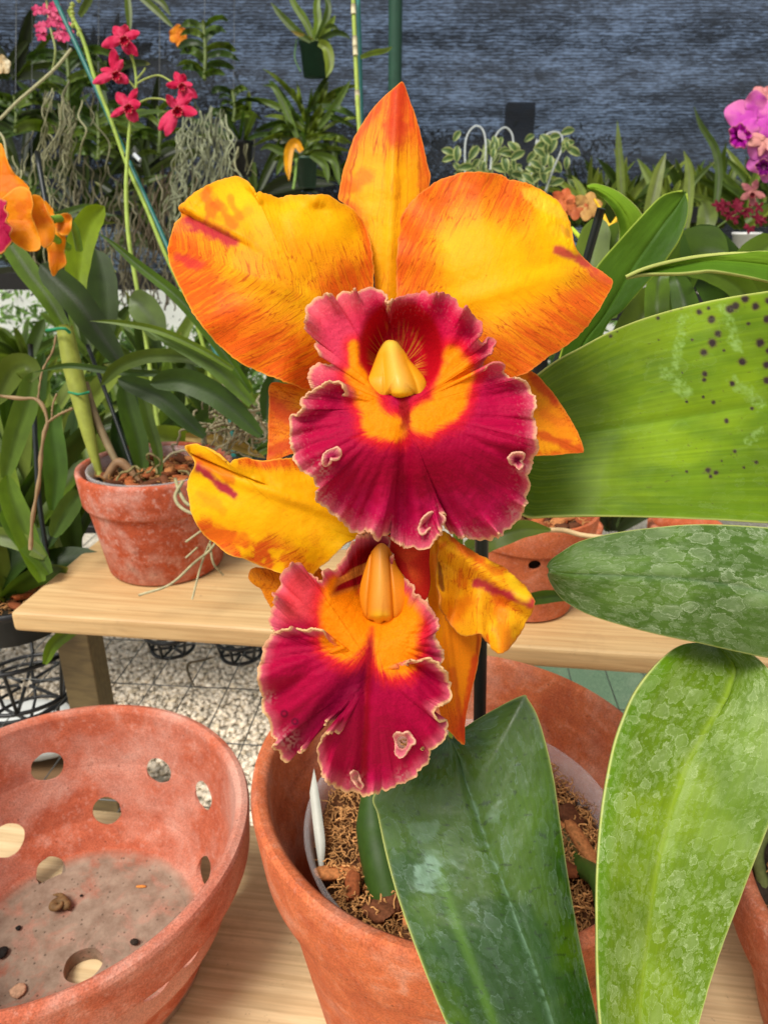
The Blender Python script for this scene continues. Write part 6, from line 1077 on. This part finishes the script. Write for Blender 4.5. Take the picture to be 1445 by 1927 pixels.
# teal stake and pale banded spike beside the top sepal
stake([(673, -20, 1.15), (677, 100, 1.15), (680, 220, 1.15), (690, 420, 1.13), (700, 700, 1.1), (705, 900, 1.1)], .0034, M_TEAL, 'straight teal stake going up behind the top sepal')
sp = thing('orchid_plant', at(700, 900, 1.1), 'tall green banded flower spike tied along the straight teal stake', 'orchid')
tubec('flower_stem', cat(PP((664, -20, 1.13), (667, 60, 1.13), (671, 150, 1.13), (676, 245, 1.12), (690, 420, 1.1), (704, 700, 1.08), (712, 900, 1.08)), 50), .0034, M_STEM, sp, (150, 168, 70))
for y in (18, 78, 96, 180, 192): tubec('bract', PP((664+y*.045, y-9, 1.128), (664+y*.045+.6, y+9, 1.128)), .0039, M_STEM, sp, (196, 186, 150))
bl(sp, [(678, 108, 1.14), (700, 100, 1.16), (725, 95, 1.18), (738, 88, 1.2)], 10, (120, 150, 60), 1.15, prof=NR)
# ---------------------------------------------------------------- right background
vi = thing('vine_plant', at(960, 420, 1.7), 'variegated trailing vine trained over white wire hoops', 'vine')
for pts in (((875, 330), (876, 265), (892, 238), (908, 244), (914, 275), (910, 320)), ((922, 320), (930, 262), (948, 240), (962, 250), (966, 270)), ((1000, 330), (1008, 275), (1030, 252), (1052, 250), (1058, 275), (1040, 320), (1026, 360)), ((985, 340), (1004, 290), (1010, 262))):
    tubec('wire_hoop', cat(PP(*[(a, b, 1.7) for a, b in pts]), 26), .0022, M_STEM, vi, (176, 182, 180))
rs_ = np.random.RandomState(9)
def vleaf(x, y, d, s, ang, par):
    a = ang; P = [(x, y, d), (x+math.cos(a)*s*.5, y+math.sin(a)*s*.5-2, d-.004), (x+math.cos(a)*s, y+math.sin(a)*s, d)]; P = cat(PP(*P), 9); t = np.linspace(0, 1, 9); wv_ = s*.24*np.sin(t*np.pi)**.7*d/F; T_ = P[-1]-P[0]; T_ /= np.linalg.norm(T_); Sd = np.cross(T_, [0, 1, -.1]); Sd /= np.linalg.norm(Sd); u = np.linspace(-1, 1, 9); V = P[:, None]+Sd*(u[None, :, None]*wv_[:, None, None]); V[..., 1] -= (np.abs(u)*.3)[None]*wv_[:, None]
    c = np.tile(np.where((np.abs(u) > .55)[:, None], lin((160, 168, 106)), lin((74, 98, 50))), (9, 1, 1)).reshape(-1, 3); return V.reshape(-1, 3), gridf(9, 9), c
mbl = []
for i in range(88):
    x, y = (rs_.uniform(850, 1080), rs_.uniform(262, 350)) if i < 66 else (rs_.uniform(920, 1080), rs_.uniform(250, 400))
    V, Fc, c = vleaf(x, y, rs_.uniform(1.62, 1.76), rs_.uniform(20, 36), rs_.uniform(0, 6.28), vi); o = mesh('leaf', V, Fc, M_BGLEAF, vi, col=c, uv=np.zeros((len(V), 2)))
for i in range(10):
    x, y = rs_.uniform(860, 1070), 400; P = []
    for k in range(8): P.append((x, y, 1.7)); x += rs_.randn()*9; y -= 18
    tubec('stem', cat(PP(*P), 24), .002, M_STEM, vi, (132, 142, 90))
for q, s_ in (((1054, 252, 1.66), 28), ((1056, 275, 1.66), 26), ((1030, 262, 1.66), 26)): V, Fc, c = vleaf(*q, s_, -.3, vi); mesh('leaf', V, Fc, M_BGLEAF, vi, col=c, uv=np.zeros((len(V), 2)))
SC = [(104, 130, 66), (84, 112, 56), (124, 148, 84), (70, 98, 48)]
rb = [((1115, 410), 8, 130, 14), ((1165, 425), 12, 150, 17), ((1215, 430), 10, 145, 20), ((1262, 425), 12, 150, 18), ((1310, 430), 11, 140, 18), ((1350, 430), 11, 150, 17), ((1395, 430), 12, 150, 16), ((1440, 425), 10, 160, 17), ((1080, 420), 7, 90, 13)]
labs = ['small strap leaved orchid right behind the wilted bloom', 'strap leaved orchid with one tall sword leaf, back right bench', 'orchid with broad pale leaves at the middle of the back right bench', 'orchid on the back bench above the tall upright leaf tip', 'dense strap leaved orchid on the back bench left of the black tray', 'orchid with long arching leaf on the back bench before the purple flowers', 'strap leaved orchid under the purple flowers', 'strap leaved orchid at the right end of the back bench', 'low leafy orchid at the left end of the back right bench']
for k, ((bx, by), n, L, w_) in enumerate(rb): clump('bench_orchid', (bx, by), 2.35+.12*(k % 3), n, L, w_, SC, labs[k], 'orchid', spread=.75, seed=100+k, group='strap leaved orchids on the back right bench', prof=NR, arch=.5)
for k, bx in enumerate((1090, 1150, 1200, 1250, 1300, 1350, 1400, 1450)):
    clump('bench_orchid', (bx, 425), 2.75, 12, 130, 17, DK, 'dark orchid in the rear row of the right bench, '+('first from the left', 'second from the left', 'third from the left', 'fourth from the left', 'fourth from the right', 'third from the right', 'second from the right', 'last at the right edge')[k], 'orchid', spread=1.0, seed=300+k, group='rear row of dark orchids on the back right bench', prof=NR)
be = thing('bench_orchid', at(1200, 430, 2.2), 'orchid with three broad silvery leaves standing highest on the back right bench', 'orchid')
for q, w_, c_ in (([(1172, 430), (1168, 350), (1164, 280), (1161, 228)], 15, (104, 128, 66)), ([(1215, 430), (1228, 370), (1240, 320), (1252, 288)], 24, (124, 146, 92)), ([(1290, 430), (1296, 350), (1294, 310), (1286, 284)], 19, (120, 144, 88)), ([(1345, 400), (1352, 330), (1345, 280), (1318, 235), (1305, 200)], 14, (70, 96, 52)), ([(1320, 440), (1330, 410), (1325, 385), (1318, 378)], 36, (104, 128, 84))): bl(be, [(a, b, 2.2) for a, b in q], w_, c_, 2.2, prof=NR)
tr = box('seed_tray', tuple(at(1300, 405, 2.5)), (.34, .2, .05), 0, M_BLACKPL); tag(tr, 'black nursery tray on the back right bench', 'tray')
M_WHITEP = mat_plain('white_plastic', (222, 222, 218), .5, .4, .05)
for k, (px, wv_) in enumerate(((1292, 58), (1405, 50), (1168, 40), (1228, 40))):
    tpot(px, 438, 2.05, wv_, 36, M_WHITEP, ('white plastic pot standing in the gap right of the tall leaf', 'white plastic pot standing below the dark red flowers', 'white plastic pot standing behind the yellow tendril', 'white plastic pot standing behind the broad upright leaf')[k], name='plastic_pot', group='white pots on the back right bench')
pf = thing('orchid_plant', at(1460, 330, 1.2), 'orchid with bright purple and faded pink frilled flowers at the upper right edge', 'orchid')
small_flower(pf, 1425, 225, 1.2, 62, [(95, .9, .7), (165, 1.05, .9), (20, 1, .9), (-50, .8, .6), (-135, .8, .6)], (212, 84, 190), (226, 130, 180), (168, 24, 150), (-.55, .5), w=.34, seed=8, dark=(190, 40, 160))
small_flower(pf, 1438, 188, 1.22, 34, [(60, .9, .7), (130, .9, .8), (10, .9, .8)], (224, 150, 150), (206, 120, 120), None, seed=9)
small_flower(pf, 1446, 300, 1.2, 50, [(140, 1.0, .8), (200, .9, .7), (80, .8, .7), (-100, .9, .6)], (206, 110, 176), (190, 80, 170), (120, 20, 110), (-.2, .3), w=.3, seed=10, dark=(150, 30, 120))
small_flower(pf, 1440, 260, 1.19, 36, [(200, 1, .5), (250, 1, .4), (300, .9, .5), (170, .9, .4)], (228, 160, 150), (216, 140, 150), None, seed=12)
tubec('flower_stem', cat(PP((1440, 210, 1.22), (1455, 300, 1.24), (1475, 450, 1.25)), 12), .003, M_STEM, pf, (120, 140, 70))
dr = thing('orchid_plant', at(1400, 440, 1.6), 'orchid with a spray of small dark red flowers above the white pots', 'orchid')
for k in range(16):
    x, y = 1345+RS.rand()*100, 405+RS.randn()*16
    small_flower(dr, x, y, 1.6, 12, [(a+RS.rand()*60, 1, .5) for a in (0, 72, 144, 216, 288)], (104, 12, 36), (140, 40, 64), None, seed=k)
small_flower(dr, 1415, 362, 1.5, 26, [(70, 1, .5), (140, 1, .5), (-20, 1, .5), (-90, 1, .5), (-150, 1, .5)], (150, 84, 92), (196, 130, 120), (120, 20, 40), w=.2, seed=4)
tubec('flower_stem', cat(PP((1345, 430, 1.6), (1390, 400, 1.6), (1440, 380, 1.6)), 14), .0016, M_STEM, dr, (90, 110, 50))
# mid right leaves behind the leaning stake
mr = thing('orchid_plant', at(1120, 760, .62), 'smooth leaved orchid with tall upright leaves between the right petal and the spotted leaf', 'orchid')
def c_g(X, Y, U, T): c = np.broadcast_to(lin((62, 96, 18)), (len(X), 3)).copy(); c = mixc(c, (92, 126, 26), ss(-.02, .06, -U)*.45*ss(700, 400, Y)+ss(.85, .97, np.abs(U))*.35); return mixc(c, (50, 82, 20), ss(.0, .5, U)*.3)
gL = [(1283, 359), (1262, 362), (1239, 373), (1202, 411), (1164, 453), (1122, 502), (1102, 545), (1085, 590), (1062, 640), (1040, 720), (1020, 800)]
gM = [(1288, 361), (1282, 374), (1270, 392), (1245, 425), (1220, 460), (1186, 510), (1160, 556), (1130, 604), (1095, 650), (1060, 730), (1035, 800)]
gR = [(1291, 364), (1294, 380), (1292, 412), (1277, 453), (1258, 482), (1239, 508), (1202, 549), (1170, 585), (1142, 612), (1090, 735), (1050, 800)]
blade('leaf', gL, gM, gR, [.50, .50, .51, .52, .53, .54], c_g, M_SMOOTH, mr, fold=2.5, nu=120, nv=41, thick_edge=(170, 190, 70))['label'] = 'large dark green leaf with rounded tip'
fL = [(1104, 351), (1118, 347), (1140, 352), (1164, 363), (1188, 382), (1204, 400), (1215, 425), (1200, 470)]
fM = [(1105, 353), (1120, 355), (1138, 364), (1156, 378), (1172, 398), (1182, 420), (1186, 450), (1176, 490)]
fR = [(1106, 356), (1120, 362), (1134, 373), (1148, 388), (1158, 404), (1164, 424), (1164, 450), (1150, 500)]
blade('leaf', fL, fM, fR, [.56, .56, .57, .58], lambda X, Y, U, T: mixc(np.broadcast_to(lin((120, 156, 34)), (len(X), 3)).copy(), (88, 126, 26), ss(0, .5, U)), M_SMOOTH, mr, fold=-4, nu=60, nv=25)['label'] = 'bright leaf arching down to the left'
MR = dict(prof=OV, nv=9)
bl(mr, [(1100, 640, .62), (1105, 560, .60), (1112, 480, .60), (1128, 408, .60)], 66, (98, 126, 66), .60, **MR)
bl(mr, [(1150, 600, .60), (1145, 520, .60), (1160, 450, .60), (1175, 420, .60)], 60, (84, 116, 56), .62, **MR)
bl(mr, [(1280, 640, .62), (1262, 560, .62), (1300, 480, .60), (1370, 474, .58)], 100, (66, 98, 28), .60, roll=.5, **MR)
bl(mr, [(1400, 640, .60), (1360, 540, .60), (1320, 470, .60), (1290, 432, .60)], 95, (52, 84, 26), .62, roll=-.3, **MR)
bl(mr, [(1240, 640, .56), (1235, 580, .56), (1238, 530, .57), (1245, 510, .57)], 44, (84, 120, 32), .56, prof=([0, .3, .7, 1], [.8, 1, 1, .7]), nv=9)
bl(mr, [(1300, 640, .56), (1290, 580, .56), (1275, 530, .57), (1262, 505, .57)], 50, (70, 108, 30), .56, prof=([0, .3, .7, 1], [.8, 1, .8, .3]), nv=9)
bl(mr, [(1420, 590, .55), (1390, 540, .55), (1340, 515, .55), (1290, 512, .55)], 44, (88, 122, 40), .56, prof=([0, .3, .7, 1], [.8, 1, .8, .3]), nv=9)
bl(mr, [(1150, 700, .64), (1180, 640, .64), (1210, 590, .64), (1240, 540, .64)], 70, (104, 134, 68), .64, **MR)
bl(mr, [(1445, 560, .58), (1400, 520, .58), (1420, 480, .58), (1460, 450, .58)], 60, (86, 118, 44), .58, **MR)
tubec('flower_stem', cat(PP((1075, 430, .70), (1100, 455, .68), (1125, 465, .66), (1140, 460, .66)), 16), .0022, M_STEM, mr, (170, 190, 50))
tubec('tendril', cat(PP((1118, 375, .66), (1130, 395, .65), (1145, 425, .64), (1158, 415, .64), (1168, 396, .64)), 20), np.r_[np.full(8, .0012), np.full(12, .002)], M_STEM, mr, (216, 170, 30)); tubec('tendril', PP((1145, 425, .64), (1142, 436, .64), (1148, 430, .64)), .001, M_STEM, mr, (220, 180, 60))
wl_ = thing('wilted_bloom', at(1100, 400, 1.0), 'wilted brown orange bloom peeking over the right petal', 'flower')
for q, s_, c1, c2 in (((1060, 378), 28, (214, 120, 70), (196, 92, 56)), ((1084, 392), 26, (196, 110, 66), (170, 84, 54)), ((1105, 388), 32, (206, 160, 92), (160, 110, 70))):
    small_flower(wl_, q[0], q[1], 1.0, s_, [(a, .9, .7) for a in (10, 70, 140, 200, 260, 320)], c1, c2, None, seed=int(q[0]))
# leaf and dry twig in the side hole pot
sr = thing('orchid_plant', at(960, 1010, .60), 'seedling leaf and dry stalk in the brown clay pot on the plank', 'orchid')
bl(sr, [(880, 1036, .50), (930, 1012, .49), (985, 996, .49), (1036, 997, .49)], 46, (96, 122, 62), .50, prof=([0, .2, .5, .8, 1], [.7, 1, .95, .6, .1]), nv=9, roll=.2)
bl(sr, [(980, 1132, .52), (1020, 1124, .50), (1060, 1122, .49), (1090, 1130, .48)], 26, (66, 96, 40), .50, prof=NR)
tubec('dry_stalk', cat(PP((1020, 998, .52), (1060, 998, .50), (1100, 1008, .49), (1180, 1015, .48)), 16), .0018, M_STEM, sr, (206, 176, 130))
# pots glimpsed between the leaves
for k, (px, py, d, R) in enumerate(((1060, 985, .95, .05), (1290, 985, 1.0, .05))):
    c = at(px, py, d); o = lathe('terracotta_pot', [(.002, -.09), (R*.7, -.09), (R*.92, -.02), (R, -.018), (R*1.02, 0), (R*.9, .001), (R*.88, -.02), (R*.6, -.08), (.002, -.08)], c, M_TB, n=50); tag(o, ('small clay pot glimpsed behind the seedling leaf', 'small clay pot glimpsed under the big spotted leaf')[k], 'clay pot')
clump('orchid_plant', (1150, 1000), 1.0, 10, 120, 26, [(46, 64, 36), (60, 80, 48)], 'shaded orchid in the gap under the spotted leaf', 'orchid', spread=1.0, seed=70)
clump('orchid_plant', (560, 760), 1.25, 10, 230, 30, LM, 'shaded orchid hidden behind the lower sepals of the upper flower', 'orchid', spread=.8, seed=71)
rootmass(cp, [(400, 770, 500, 860)], 30, (150, 140, 110), .72, .82, (.0008, .0018), .2, 77, step=(5, 8))
bl(cp, [(350, 822, .80), (400, 826, .80), (450, 840, .80), (500, 862, .80)], 24, (170, 150, 110), .80, prof=NR)
bl(cp, [(280, 815, .9), (320, 825, .9), (360, 830, .9)], 50, (130, 160, 60), .9, prof=OV)
